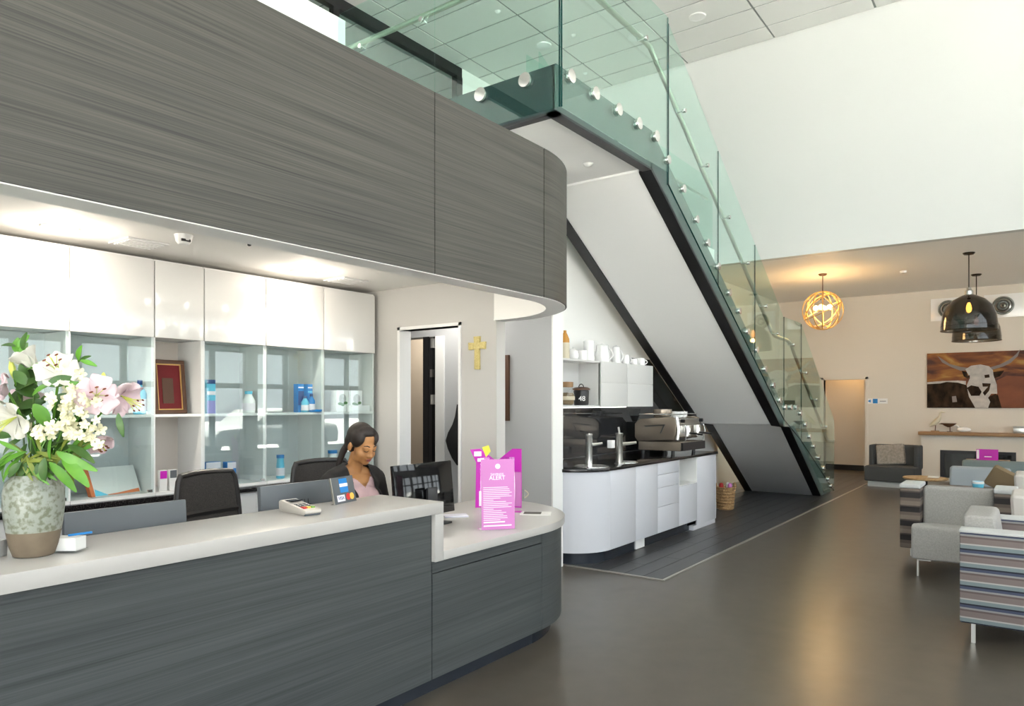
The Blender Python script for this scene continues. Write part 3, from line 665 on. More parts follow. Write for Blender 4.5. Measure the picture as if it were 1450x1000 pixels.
for x in (4.9, 5.75):
    part('bracket', MB().cyl((x, RY, 4.77), (x, RY - .02, 4.72), .007).cyl((x, RY - .02, 4.72), (x, GY + .012, 4.72), .007).cyl((x, GY + .018, 4.72), (x, GY + .012, 4.72), .022, n=16).cyl((x, GY, 4.72), (x, GY - .012, 4.72), .022, n=16), 'chrome', hr)
for x, z in ((4.482, 3.915), (4.843, 3.915), (5.222, 3.915), (5.59, 3.915), (5.939, 3.912)): standoff(lb, x, GY, z).scale = (1.5, 1, 1.5)
for y_ in (3.081, 3.508, 4.25, 4.7): standoff(lb, GX - .012, y_, 3.925, -PI / 2).scale = (1.6, 1, 1.6)
# rail guarding the stairwell upstairs
t = thing('glass_guard', 'clear glass guard along the far side of the stairwell upstairs', 'balustrade', (8.5, 4.22, ZU))
part('glass_panel', MB().box(5.98, 4.21, ZU, 8.4, 4.222, 5.08), 'glass_green', t); part('glass_panel', MB().box(8.41, 4.21, ZU, 11.15, 4.222, 5.08), 'glass_green', t)
part('handrail', MB().tube([(6.05, 4.27, 4.78), (11.1, 4.27, 4.78)], .022, 10), 'rail_steel', t)
for x in (6.4, 7.9, 9.4, 10.8): part('bracket', MB().cyl((x, 4.27, 4.76), (x, 4.222, 4.70), .008), 'chrome', t)
# ceiling lights of the tall hall
for k, (x, y_) in enumerate(((9.906, 3.964), (9.894, 4.948))):
    t = thing('ceiling_downlight', ['round lit downlight seen clear of the glass in the tiled ceiling', 'round lit downlight over the stair rail in the tiled ceiling'][k], 'downlight', (x, y_, ZT - .02), group='downlights in the tiled ceiling')
    part('trim_ring', MB().lathe([(.095, .004), (.098, 0), (.118, .004), (.12, .02), (.095, .02)], (x, y_, ZT - .02), 28), 'white_lacquer', t)
    part('lens', MB().lathe([(.094, .008), (.094, .018)], (x, y_, ZT - .02), 24), 'downlight', t)
t = thing('ceiling_speaker', 'round white flush speaker in the tiled ceiling above the landing', 'speaker', (8.47, 5.65, ZT - .02))
v = at(770, 64, Z=ZT); t.location = (v.x, v.y, ZT - .02)
part('grille', MB().lathe([(0, 0), (.10, 0), (.115, .006), (.12, .02)], (v.x, v.y, ZT - .02), 28), 'ceramic', t)
for k, (a, b) in enumerate(((705, 16), (812, 50), (829, 104), (833, 232))):
    Z_ = ZT if k < 3 else ZU0
    v = at(a, b, Z=Z_); 
    solo('sprinkler', MB().lathe([(.012, 0), (.03, .008), (.045, .025), (.047, .03)], (v.x, v.y, Z_ - .03), 14), 'white_lacquer', ['small white sprinkler head in tiles over the office glazing', 'small white sprinkler head in tiles beside the round speaker', 'small white sprinkler head in tiles past the landing corner', 'small white sprinkler head under the landing'][k], 'sprinkler')
# ================================================================== KITCHENETTE
KF, KX0, KX1 = 3.27, 5.63, 8.78
kb = thing('kitchen_bench', 'curved white gloss coffee bench with black stone top beside the stairs', 'kitchen bench', (7.2, 3.7, 0))
def kplan(d, n=14): return [(8.78, KF + d)] + [(6.02, KF + d)] + [(6.02 - (.42 - d) * math.sin(math.radians(90 * i / n)), KF + .42 - (.42 - d) * math.cos(math.radians(90 * i / n))) for i in range(1, n + 1)]
def kslab(d, z0, z1, x1=None, yb=4.18): 
    p = kplan(d); p[0] = (x1 or 8.78, p[0][1])
    return MB().prism(p + [(5.60 + d, 3.70), (5.64, 3.72), (5.64, yb), (x1 or 8.78, yb)], z0, z1)
part('stone_top', kslab(-.02, .872, .902, 8.80), 'granite', kb, bevel=.004)
def kfront(a, b, z0, z1, name='front_panel', lab=None): return part(name, MB().box(a, KF, z0, b, KF + .018, z1), 'kitchen_gloss', kb, bevel=.0015, label=lab)
p = kplan(0); q = kplan(.018)
part('curved_panel', MB().ribbon(p[1:] + [(5.60, 3.72)], q[1:] + [(5.618, 3.72)], .12, .870), 'kitchen_gloss', kb, label='curved white gloss corner panel')
pc = [(a, b) for a, b in kplan(.03)]
part('carcass', MB().prism(pc[1:] + [(5.64, 4.18), (7.6, 4.18), (7.6, KF + .03)], .12, .868).box(8.2, KF + .03, .12, 8.76, 4.18, .868).box(7.6, KF + .35, .12, 8.2, 4.18, .868).box(7.6, KF + .03, .12, 8.2, 4.18, .56), 'white_lacquer', kb)
kfront(6.022, 6.55, .12, .87); kfront(6.553, 7.07, .12, .87)
for z0, z1 in ((.12, .395), (.398, .60), (.603, .74), (.743, .87)): kfront(7.073, 7.632, z0, z1, 'drawer_front')
kfront(7.635, 8.16, .12, .565); kfront(8.163, 8.762, .06, .87)
part('niche', MB().box(7.635, KF + .002, .567, 7.645, KF + .35, .87).box(8.15, KF + .002, .567, 8.16, KF + .35, .87).box(7.645, KF + .34, .567, 8.15, KF + .35, .87).box(7.645, KF + .002, .567, 8.15, KF + .35, .577), 'white_lacquer', kb, label='open square niche')
part('end_panel', MB().box(8.762, KF, .06, 8.78, 4.18, .87), 'kitchen_gloss', kb)
pk = kplan(.06)
part('toe_kick', MB().prism(pk[1:] + [(5.68, 3.72), (5.68, 4.18), (8.0, 4.18), (8.0, KF + .06)], 0, .12).box(8.0, KF + .06, 0, 8.74, 4.18, .06), 'toe_kick', kb)
part('floor_vent', MB().box(6.64, KF + .045, .015, 6.84, KF + .06, .105), 'ceramic', kb)
part('skirting_block', MB().box(8.06, KF + .005, .0, 8.76, KF + .06, .06), 'kitchen_gloss', kb)
solo('splashback', MB().prism([(5.63, .904), (8.80, .904), (10.4, 1.0), (10.4, 1.12), (8.80, 2.09), (8.262, 2.09), (8.262, 1.468), (5.63, 1.468)], 4.185, 4.199, 'y'), 'splash_dark', 'dark mirror glass splashback behind the coffee bench', 'splashback')
# overhead cabinet
OX1, OZ0, OZ1, OY = 8.25, 1.47, 1.975, 3.90
oc = thing('overhead_cabinet', 'white overhead cabinet with open jar niche over coffee bench', 'cabinet', (7.0, 4.05, OZ0))
part('shell', MB().box(5.63, OY, OZ1 - .02, OX1, 4.184, OZ1).box(5.63, OY, OZ0, OX1, 4.184, OZ0 + .02).box(5.63, 4.17, OZ0 + .02, OX1, 4.184, OZ1 - .02).box(OX1 - .018, OY, OZ0 + .02, OX1, 4.18, OZ1 - .02).box(6.93, OY + .02, OZ0 + .02, 6.95, 4.18, OZ1 - .02), 'gloss_white', oc)
zm = (OZ0 + OZ1) / 2 + .02
for a, b in ((6.935, 7.558), (7.562, OX1)):
    part('door', MB().box(a, OY - .018, OZ0, b - .002, OY - .001, zm - .0015), 'gloss_white', oc, bevel=.001)
    part('door', MB().box(a, OY - .018, zm + .0015, b - .002, OY - .001, OZ1), 'gloss_white', oc, bevel=.001)
part('light_strip', MB().box(5.7, OY + .02, OZ0 - .008, 7.6, OY + .035, OZ0), 'led', oc, label='lit strip under the cabinet')
# crockery on top of the overhead cabinet
def on_shelf(px, z, Y=4.05): 
    v = at(px, 500, Y=Y); return v.x, v.y, z
def mug(px, r, h, label, Y=4.03, z=OZ1, m='ceramic', handle=1, name='mug', cat='mug', group='white mugs over the coffee bench'):
    x, y_, z = on_shelf(px, z, Y); t = thing(name, label, cat, (x, y_, z), group=group)
    part('cup', MB().lathe([(r * .7, 0), (r * .92, h * .08), (r, h * .5), (r, h), (r * .9, h), (r * .88, h * .15), (0, h * .1)], (x, y_, z), 18), m, t)
    if handle: part('handle', MB().tube([(x + .593 * handle * (r * .95 + r * .55 * math.sin(PI * k / 8)), y_ - .805 * handle * (r * .95 + r * .55 * math.sin(PI * k / 8)), z + h * (.2 + .6 * k / 8)) for k in range(9)], .006, 6), m, t)
    return t
x, y_, z = on_shelf(800, OZ1); t = thing('syrup_bottle', 'cream bottle with amber neck at the wall end of the cabinet top', 'bottle', (x, y_, z))
part('body', MB().lathe([(.045, 0), (.05, .01), (.05, .16), (.045, .18)], (x, y_, z), 16), 'cream_plastic', t); part('neck', MB().lathe([(.048, .18), (.046, .22), (.03, .26), (.016, .29), (.016, .31)], (x, y_, z), 16), 'amber', t)
x, y_, z = on_shelf(811.5, OZ1); t = thing('sugar_bowl', 'small round white bowl beside the amber necked bottle', 'bowl', (x, y_, z))
part('bowl', MB().lathe([(.03, 0), (.055, .02), (.065, .06), (.055, .10), (.05, .10), (.055, .06), (0, .02)], (x, y_, z), 18), 'ceramic', t); part('lid', MB().lathe([(.052, .10), (.03, .12), (.008, .125), (.01, .14), (0, .145)], (x, y_, z), 18), 'ceramic', t)
mug(825, .052, .115, 'straight plain white mug standing beside the round white bowl', handle=0)
def pot(px, r, h, label, spout=True, name='jug'):
    x, y_, z = on_shelf(px, OZ1, 4.05); t = thing(name, label, 'jug', (x, y_, z))
    part('body', MB().lathe([(r, 0), (r * 1.04, h * .05), (r * 1.0, h * .5), (r * .86, h * .86), (r * .88, h), (r * .8, h), (0, h * .97)], (x, y_, z), 20), 'ceramic', t)
    part('lid', MB().lathe([(r * .9, h), (r * .7, h * 1.05), (r * .15, h * 1.09), (r * .14, h * 1.13), (0, h * 1.15)], (x, y_, z), 18), 'ceramic', t)
    part('handle', MB().tube([(x + .593 * (r * .9 + r * .6 * math.sin(PI * k / 8)), y_ - .805 * (r * .9 + r * .6 * math.sin(PI * k / 8)), z + h * (.15 + .7 * k / 8)) for k in range(9)], .009, 6), 'ceramic', t)
    if spout: part('spout', MB().tube([(x - .593 * r * .9, y_ + .805 * r * .9, z + h * .45), (x - .593 * r * 1.4, y_ + .805 * r * 1.4, z + h * .7), (x - .593 * r * 1.6, y_ + .805 * r * 1.6, z + h * .95)], [.02, .014, .010], 8), 'ceramic', t)
x, y_, z = on_shelf(834, OZ1, 4.06); t = thing('canister', 'tall straight white canister on top of the overhead cabinet', 'canister', (x, y_, z))
part('body', MB().lathe([(.058, 0), (.06, .008), (.06, .215), (.0, .215)], (x, y_, z), 20), 'ceramic', t); part('lid', MB().lathe([(.062, .215), (.062, .235), (.05, .24), (0, .242)], (x, y_, z), 20), 'ceramic', t)
pot(853, .082, .20, 'wide lidded white jug beside the tall canister', True)
pot(873, .052, .20, 'slim white coffee pot beside the wide jug', False, 'coffee_pot')
mug(886, .05, .12, 'tall white mug standing beside the slim coffee pot', handle=1)
mug(898, .045, .085, 'small white cup between the coffee pot and the end mugs', handle=1)
mug(908, .05, .095, 'white mug close to the end of the cabinet top', Y=3.98, handle=1)
mug(904, .045, .085, 'white cup tucked behind the end mugs', Y=4.12, handle=-1)
# jar and pot in the niche
zj = OZ0 + .02
x, y_ = at(803, 560, Y=4.0)[:2]; t = thing('glass_jar', 'cork lidded jar with brown contents in the niche over the bench', 'jar', (x, y_, zj))
part('glass_body', MB().lathe([(.06, 0), (.075, .02), (.08, .11), (.06, .17), (.055, .19)], (x, y_, zj), 20), 'glass_clear', t); part('contents', MB().lathe([(.055, .004), (.07, .02), (.074, .10), (.06, .13), (0, .135)], (x, y_, zj), 18), 'cushion_brown', t)
part('lid', MB().lathe([(.064, .19), (.066, .21), (.066, .245), (0, .25)], (x, y_, zj), 18), 'wood_brown', t); part('band', MB().lathe([(.0815, .055), (.0825, .06), (.0825, .09), (.0805, .095)], (x, y_, zj), 20, cap=False), 'cream_plastic', t)
x, y_ = at(823, 560, Y=4.02)[:2]; t = thing('enamel_pot', 'black lidded canister with white lettering in the niche over the bench', 'pot', (x, y_, zj))
part('body', MB().lathe([(.075, 0), (.08, .01), (.085, .15), (.08, .165)], (x, y_, zj), 22), 'plastic_black', t); part('lid', MB().lathe([(.098, .165), (.098, .18), (.07, .195), (0, .20)], (x, y_, zj), 22), 'wood_dark', t)
part('bail', MB().tube([(x + .05 * math.cos(PI * k / 8), y_, zj + .195 + .035 * math.sin(PI * k / 8)) for k in range(9)], .006, 6), 'plastic_black', t)
text('lettering', '48', .075, frame_mat(Vector((x - .805 * .084, y_ - .593 * .084, zj + .07)), (.593, -.805, 0), (0, 0, 1)), 'ceramic', t, .003)
# taps
def tap(px, py, label, spx, m):
    v = at(px, py, Z=.902); x, y_ = v.x, v.y; z = .902; t = thing('tap', label, 'tap', (x, y_, z))
    part('column', MB().lathe([(.05, 0), (.05, .008), (.036, .012), (.034, .285), (.037, .29), (.037, .31), (0, .315)], (x, y_, z), 18), m, t)
    part('spout', MB().tube([(x, y_, z + .20), (x + .593 * spx, y_ - .805 * spx, z + .205), (x + .593 * spx * 1.9, y_ - .805 * spx * 1.9, z + .215)], [.018, .016, .013], 8), m, t)
    return t, x, y_, z
t, x, y_, z = tap(834, 659, 'tall chrome tap with black lever on the coffee bench', .07, 'chrome')
part('lever', MB().tube([(x, y_, z + .31), (x - .03, y_ + .05, z + .33), (x - .04, y_ + .08, z + .335)], .009, 6), 'plastic_black', t)
t, x, y_, z = tap(877, 657, 'pale column tap with square side box on the coffee bench', .09, 'steel')
part('side_box', MB().box(x - .09, y_ + .03, z + .16, x - .03, y_ + .09, z + .24), 'ceramic', t, bevel=.006)
part('lever', MB().tube([(x, y_, z + .31), (x, y_ + .01, z + .37)], .010, 6), 'steel', t)
for k, (q, w_) in enumerate((((856, 662), .17), ((888, 655), .12))):
    v = at(*q, Z=.903)
    solo('drip_tray', MB().lathe([(w_ * .9, .004), (w_ * .95, .008), (w_, .006), (w_, 0), (0, 0)], (v.x, max(v.y, KF + w_ + .02), .903), 28), 'chrome', ['wide shallow steel drip tray under the chrome tap', 'small round steel drip tray under the pale column tap'][k], 'tray')
# coffee machine
mx0, mx1, my0, my1, z = 7.86, 8.60, 3.42, 3.92, .902
cm = thing('coffee_machine', 'two group espresso machine with bronze side panel and chrome front', 'coffee machine', ((mx0 + mx1) / 2, (my0 + my1) / 2, z))
for a in (mx0 + .06, mx1 - .06):
    for b in (my0 + .05, my1 - .06): part('foot', MB().cyl((a, b, z), (a, b, z + .045), .022), 'plastic_black', cm)
part('base', MB().box(mx0 + .02, my0 - .06, z + .045, mx1 - .02, my1 - .02, z + .15), 'machine_bronze', cm, bevel=.008)
part('drip_grid', MB().box(mx0 + .03, my0 - .09, z + .05, mx1 - .03, my0 - .062, z + .145), 'plastic_black', cm)
sp = [(my0 + .02, z + .18), (my1 - .02, z + .15), (my1 + .02, z + .20), (my1 + .02, z + .36), (my1 - .04, z + .42), (my0 + .04, z + .45), (my0 - .02, z + .42), (my0 - .01, z + .25)]
part('side_panel', MB().prism(sp, mx0, mx0 + .05, 'x'), 'machine_bronze', cm, bevel=.012); part('side_panel', MB().prism(sp, mx1 - .05, mx1, 'x'), 'machine_bronze', cm, bevel=.012)
part('emblem', MB().prism([(my0 + .12, z + .36), (my1 - .10, z + .34), (my1 - .13, z + .325), (my0 + .15, z + .343), (my0 + .19, z + .25), (my0 + .175, z + .25)], mx0 - .004, mx0 + .002, 'x'), 'plastic_black', cm)
part('body', MB().box(mx0 + .05, my0 + .04, z + .20, mx1 - .05, my1, z + .42), 'chrome', cm, bevel=.01)
part('front_trim', MB().tube([(mx0 + .02, my0 - .02, z + .18), (mx0 + .02, my0 - .035, z + .30), (mx0 + .02, my0 - .01, z + .45)], .022, 10), 'chrome', cm)
part('control_panel', MB().box(mx0 + .06, my0 - .03, z + .34, mx1 - .06, my0 + .04, z + .42), 'steel', cm, bevel=.008)
part('cup_rail', MB().tube([(mx0 + .03, my0 + .02, z + .475), (mx1 - .03, my0 + .02, z + .475), (mx1 - .03, my1 - .03, z + .475), (mx0 + .03, my1 - .03, z + .475)], .007, 6, closed=True), 'chrome', cm)
for k, gx in enumerate((mx0 + .22, mx1 - .22)):
    g = part('group_head', MB().cyl((gx, my0 - .06, z + .34), (gx, my0 - .06, z + .27), .040, n=16).cyl((gx, my0 - .03, z + .33), (gx, my0 - .10, z + .33), .022), 'chrome', cm)
    part('portafilter', MB().cyl((gx, my0 - .06, z + .275), (gx, my0 - .06, z + .235), .034, n=16).cyl((gx, my0 - .06, z + .215), (gx, my0 - .06, z + .24), .012), 'chrome', g)
    part('handle', MB().tube([(gx, my0 - .09, z + .255), (gx, my0 - .15, z + .25), (gx, my0 - .25, z + .24)], [.009, .013, .011], 8), 'plastic_black', g)
for gx in (mx0 + .09, mx1 - .09):
    part('steam_wand', MB().tube([(gx, my0 - .02, z + .36), (gx, my0 - .09, z + .35), (gx, my0 - .11, z + .28), (gx, my0 - .09, z + .17)], .006, 6), 'chrome', cm)
    part('steam_knob', MB().cyl((gx, my0 - .04, z + .40), (gx, my0 - .08, z + .40), .022, n=12), 'plastic_black', cm)
zt = z + .45
t = thing('steel_bowl', 'bronze steel bowl resting on top of the espresso machine', 'bowl', (mx0 + .14, my0 + .16, zt))
part('bowl', MB().lathe([(.05, 0), (.10, .015), (.115, .06), (.11, .10), (.10, .10), (.105, .06), (0, .02)], (mx0 + .14, my0 + .22, zt - .014), 20), 'machine_bronze', t)
part('foot_ring', MB().lathe([(.05, -.012), (.055, .002)], (mx0 + .14, my0 + .22, zt - .014), 18), 'plastic_black', t)
for k in range(6):
    a, b = mx0 + .30 + (k % 3) * .12, my0 + .12 + (k // 3) * .14
    t = thing('coffee_cup', 'white cup on the espresso machine, ' + ('next to the bronze bowl', 'in the middle of its row', 'at the end away from the bowl')[k % 3] + (', front row', ', rear row')[k // 3], 'cup', (a, b, z + .43), group='cups on the espresso machine')
    part('cup', MB().lathe([(.025, 0), (.04, .01), (.046, .06), (.048, .075), (.043, .075), (.038, .012), (0, .008)], (a, b, z + .43), 14), 'ceramic', t)
    part('handle', MB().tube([(a + .04 + .02 * math.sin(PI * j / 6), b, z + .445 + .045 * j / 6) for j in range(7)], .005, 6), 'ceramic', t)
t = thing('coffee_grinder', 'dark coffee grinder with clear bean hopper behind the espresso machine', 'grinder', (8.70, 4.0, z))
part('body', MB().box(8.63, 3.90, z, 8.76, 4.12, z + .36), 'plastic_black', t, bevel=.02); part('hopper', MB().lathe([(.03, .36), (.07, .45), (.08, .53), (.075, .53)], (8.695, 4.01, z), 16), 'glass_clear', t); part('beans', MB().lathe([(.028, .362), (.06, .44), (0, .445)], (8.695, 4.01, z), 14), 'wood_dark', t)
# basket beside the bench end
v = at(1027, 721, Z=.008); x, y_ = v.x, v.y
bk = thing('wicker_basket', 'tall oval wicker basket with two loop handles beside the coffee bench', 'basket', (x, y_, .008))
part('weave', MB().lathe([(.105, 0), (.115, .02), (.135, .30), (.142, .315), (.134, .32), (.125, .30), (.105, .02), (0, .012)], (x, y_, .008), 26), 'wicker', bk)
for k in range(7): part('band', MB().tube([(x + (.111 + .0036 * k + .004) * math.cos(2 * PI * j / 24), y_ + (.111 + .0036 * k + .004) * math.sin(2 * PI * j / 24), .03 + .042 * k) for j in range(24)], .008, 6, closed=True), 'wicker', bk)
for sgn in (-1, 1): part('handle', MB().tube([(x + sgn * .593 * .135 + .05 * .805 * math.cos(PI * j / 8), y_ - sgn * .805 * .135 + .05 * .593 * math.cos(PI * j / 8), .32 + .06 * math.sin(PI * j / 8)) for j in range(9)], .009, 6), 'wicker', bk)
for k, (dx, dy, m, l) in enumerate(((-.05, .03, 'red_item', 'red wrapped bundle poking out of the wicker basket'), (.04, -.02, 'paper', 'white wrapped bundle poking out of the wicker basket'), (-.01, -.06, 'pink_print', 'pink wrapped bundle poking out of the wicker basket'))):
    solo('wrapped_bundle', MB().cyl((x + dx, y_ + dy, .05), (x + dx * 1.2, y_ + dy * 1.2, .355), .036, .030, 12).ball((x + dx * 1.2, y_ + dy * 1.2, .355), .03, 12, 6), m, l, 'bundle')
# ================================================================== LOUNGE
def bx(mb, x0, y0, z0, x1, y1, z1, M=None): return mb.box(x0, y0, z0, x1, y1, z1, M)
def armchair(label, loc, rz, hb=.72, pad=.742, fabric='fabric_grey', side='stripe_fabric', group='armchairs with striped arms', lean=0.0):
    t = thing('armchair', label, 'armchair', loc, rz, group); w_ = .92
    for s_ in (-1, 1):
        x0, x1 = sorted((s_ * (w_ / 2), s_ * (w_ / 2 - .17)))
        a = part('arm', MB().box(x0, 0, .13, x1, .40, .70), side, t, bevel=.012, world=False, label='striped arm')
        part('arm_pad', MB().box(x0 - .004, -.004, .70, x1 + .004, .404, pad), 'arm_pad', a, bevel=min(.018, (pad - .70) * .4), world=False, seg=3)
    xi = w_ / 2 - .172
    s1 = MB().prism([(-.62, .15), (.20, .15), (.20, .36), (-.55, .455), (-.62, .44)], -xi, xi, 'x')
    part('seat', s1, fabric, t, bevel=.03, world=False, seg=3)
    bk_ = MB().prism([(.16, .34), (.40, .15), (.40, hb), (.22, hb)], -xi, xi, 'x')
    part('backrest', bk_, fabric, t, bevel=.035, world=False, seg=3)
    for sx in (-1, 1):
        for y_ in (-.56, .33):
            part('leg', MB().box(sx * .24 - .006 + (.0 if sx < 0 else 0), y_ - .02, 0, sx * .24 + .006, y_ + .02, .15).box(min(sx * .24, sx * .14), y_ - .02, .138, max(sx * .24, sx * .14), y_ + .02, .15) if y_ < 0 else MB().box(sx * .40 - .012, y_ - .012, 0, sx * .40 + .012, y_ + .012, .13), 'brushed_strip', t, world=False)
    return t
armchair('grey armchair with blue striped sides turned away from the stairs', (5.775, 0, 0), 0, .79, .715, side='stripe_fabric')
armchair('grey armchair with brown and black striped arms and jutting seat', (7.73, .61, 0), -PI / 2, .71, side='stripe_brown')
def slipper(label, loc, rz, w_, d_, hb, fabric, seat_z=.42, group=None, name='lounge_chair', cat='chair'):
    t = thing(name, label, cat, loc, rz, group)
    part('seat', MB().box(-w_ / 2, -d_ / 2, .14, w_ / 2, d_ / 2 - .1, seat_z), fabric, t, bevel=.04, world=False, seg=3)
    part('backrest', MB().prism([(d_ / 2 - .22, .16), (d_ / 2, .14), (d_ / 2 + .04, hb), (d_ / 2 - .12, hb)], -w_ / 2, w_ / 2, 'x'), fabric, t, bevel=.045, world=False, seg=3)
    for sx in (-1, 1):
        for sy in (-1, 1): part('leg', MB().box(sx * (w_ / 2 - .07) - .015, sy * (d_ / 2 - .12) - .015, 0, sx * (w_ / 2 - .07) + .015, sy * (d_ / 2 - .12) + .015, .145), 'brushed_strip', t, world=False)
    return t
yl, yr = at(1345, 662, X=11.2).y, at(1432, 662, X=11.2).y
slipper('pale blue grey lounge chair with the brown cushion beside it', (10.9, (yl + yr) / 2, 0), -PI / 2, abs(yl - yr), .72, .67, 'fabric_blue')
yl = at(1362, 651, X=12.6).y
slipper('long dull teal sofa facing away from the fireplace', (12.3, yl - .85, 0), -PI / 2, 1.7, .78, .665, 'fabric_teal', name='sofa', cat='sofa')
slipper('pale oatmeal chair between the two striped armchairs', (7.15, -.22, 0), 0, .62, .72, .79, 'fabric_pale')
slipper('pale oatmeal chair beside the pale blue grey lounge chair', (9.5, -.16, 0), 0, .62, .66, .76, 'fabric_pale')
v = at(1422, 684, X=10.72)
c_ = MB().box(-.03, -.17, -.14, .05, .17, .14, T(10.60, v.y, .56) @ Matrix.Rotation(.5, 4, 'X') @ Matrix.Rotation(-.3, 4, 'Y'))
solo('cushion', c_, 'cushion_brown', 'brown cushion leaning on the pale blue grey lounge chair', 'cushion', bevel=.035, seg=3)
# low table with glass top, cup; round side table
yl, yr = at(1322, 686, X=9.75).y, at(1405, 686, X=9.75).y
t = thing('coffee_table', 'low dark coffee table between the grey armchairs', 'table', (9.75, (yl + yr) / 2, 0))
part('top', MB().box(9.45, yr, .50, 10.05, yl, .53), 'plastic_black', t, bevel=.004)
for a in (9.48, 10.02):
    for b in (yr + .03, yl - .03): part('leg', MB().box(a - .02, b - .02, 0, a + .02, b + .02, .50), 'black_metal', t)
v = at(1330, 686, X=9.6)
solo('magazine', MB().box(9.5, v.y - .15, .531, 9.75, v.y + .10, .540), 'paper', 'white magazine lying on the low dark coffee table', 'magazine', bevel=.001)
v = at(1385, 688, X=9.7)
t = thing('patterned_cup', 'pale blue and white cup on the low dark coffee table', 'cup', (9.7, v.y, .531))
part('cup', MB().lathe([(.03, 0), (.05, .01), (.06, .07), (.055, .09), (.05, .085), (.045, .015), (0, .01)], (9.7, v.y, .531), 16), 'cyan_print', t); part('rim', MB().lathe([(.058, .06), (.062, .075), (.057, .092)], (9.7, v.y, .531), 16, cap=False), 'ceramic', t)
v = at(1310, 676, Z=.50)
t = thing('side_table', 'round light timber side table near the fireplace', 'table', (v.x, v.y, 0))
part('top', MB().lathe([(.255, .47), (.27, .48), (.27, .495), (.265, .50), (0, .50)], (v.x, v.y, 0), 32), 'wood_light', t); part('stem', MB().cyl((v.x, v.y, .02), (v.x, v.y, .47), .03, n=14), 'black_metal', t); part('base', MB().lathe([(.18, 0), (.18, .012), (.03, .03), (0, .03)], (v.x, v.y, 0), 28), 'black_metal', t)
solo('folded_paper', MB().box(v.x - .02, v.y - .16, .501, v.x + .13, v.y - .03, .512), 'paper', 'folded paper lying on the round timber side table', 'paper', bevel=.001)
# magenta sign on a narrow table in front of the fire
v = at(1398, 650, X=14.0)
t = thing('sign_table', 'narrow table behind the teal sofa carrying a magenta sign', 'table', (14.0, v.y, 0))
part('top', MB().box(13.8, v.y - .3, v.z - .05, 14.2, v.y + .3, v.z - .02), 'wood_light', t, bevel=.003)
for a in (13.83, 14.17):
    for b in (v.y - .27, v.y + .27): part('leg', MB().box(a - .015, b - .015, 0, a + .015, b + .015, v.z - .05), 'black_metal', t)
hh = 13 / 1012 * 12.3 + .02
t = thing('counter_sign', 'small magenta sign standing in front of the fireplace', 'sign', (13.98, v.y, v.z - .02))
part('board', MB().box(13.975, v.y - .15, v.z - .02, 13.985, v.y + .15, v.z - .02 + hh), 'magenta', t); part('foot', MB().box(13.93, v.y - .15, v.z - .02, 14.03, v.y + .15, v.z - .014), 'glass_clear', t)
part('side_label', MB().box(13.973, v.y + .11, v.z, 13.975, v.y + .145, v.z + hh - .03), 'white_print', t); part('headline', MB().box(13.973, v.y - .06, v.z + .03, 13.975, v.y + .04, v.z + .045), 'white_print', t)
# dark chair at the fireplace wall
t = thing('lounge_chair', 'dark charcoal tub chair against the fireplace wall', 'chair', (14.62, 2.12, 0), -PI / 2 - .06)
part('plinth', MB().box(-.36, -.33, 0, .36, .30, .10), 'arm_pad', t, world=False, bevel=.005); part('seat', MB().box(-.41, -.38, .10, .41, .25, .37), 'fabric_dark', t, world=False, bevel=.03, seg=3)
part('backrest', MB().box(-.37, .15, .30, .37, .38, .74), 'fabric_dark', t, world=False, bevel=.05, seg=3)
part('wing', MB().box(-.41, -.05, .30, -.33, .36, .74), 'fabric_dark', t, world=False, bevel=.03); part('wing', MB().box(.33, -.05, .30, .41, .36, .74), 'fabric_dark', t, world=False, bevel=.03)
o = solo('diamond_cushion', MB().box(-.05, -.24, 0, .05, .24, .38, T(14.62 + .08, 2.17, .375) @ Matrix.Rotation(.25, 4, 'Y') @ Matrix.Rotation(-.10, 4, 'X')), 'diamond', 'beige diamond patterned cushion on the charcoal tub chair', 'cushion', bevel=.04, seg=3)
# fireplace
fp = thing('fireplace', 'white fireplace surround with long timber mantel and black firebox', 'fireplace', (16.15, .4, 0))
FX = 16.06; y1_ = at(1304, 640, X=FX).y
fyl, fyr = at(1333, 640, X=FX).y, at(1437, 640, X=FX).y
part('surround', MB().box(FX, fyl, 0, XF - .02, y1_, .885).box(FX, -1.2, 0, XF - .02, fyr, .885).box(FX, fyr, .56, XF - .02, fyl, .885).box(FX, fyr, 0, XF - .02, fyl, .06), 'warm_lit_white', fp)
part('firebox', MB().box(FX + .10, fyr, .06, XF - .022, fyl, .56).box(FX - .012, fyr - .02, .54, FX, fyl + .02, .60).box(FX - .012, fyl - .05, .05, FX, fyl + .02, .54).box(FX - .012, fyr - .02, .05, FX, fyr + .05, .54), 'black_metal', fp, label='black metal firebox frame')
part('fire_glass', MB().box(FX + .03, fyr + .05, .06, FX + .036, fyl - .05, .54), 'glass_clear', fp)
part('mantel', MB().box(FX - .09, -1.3, .888, XF - .001, y1_ + .04, .95), 'wood_brown', fp, bevel=.004)
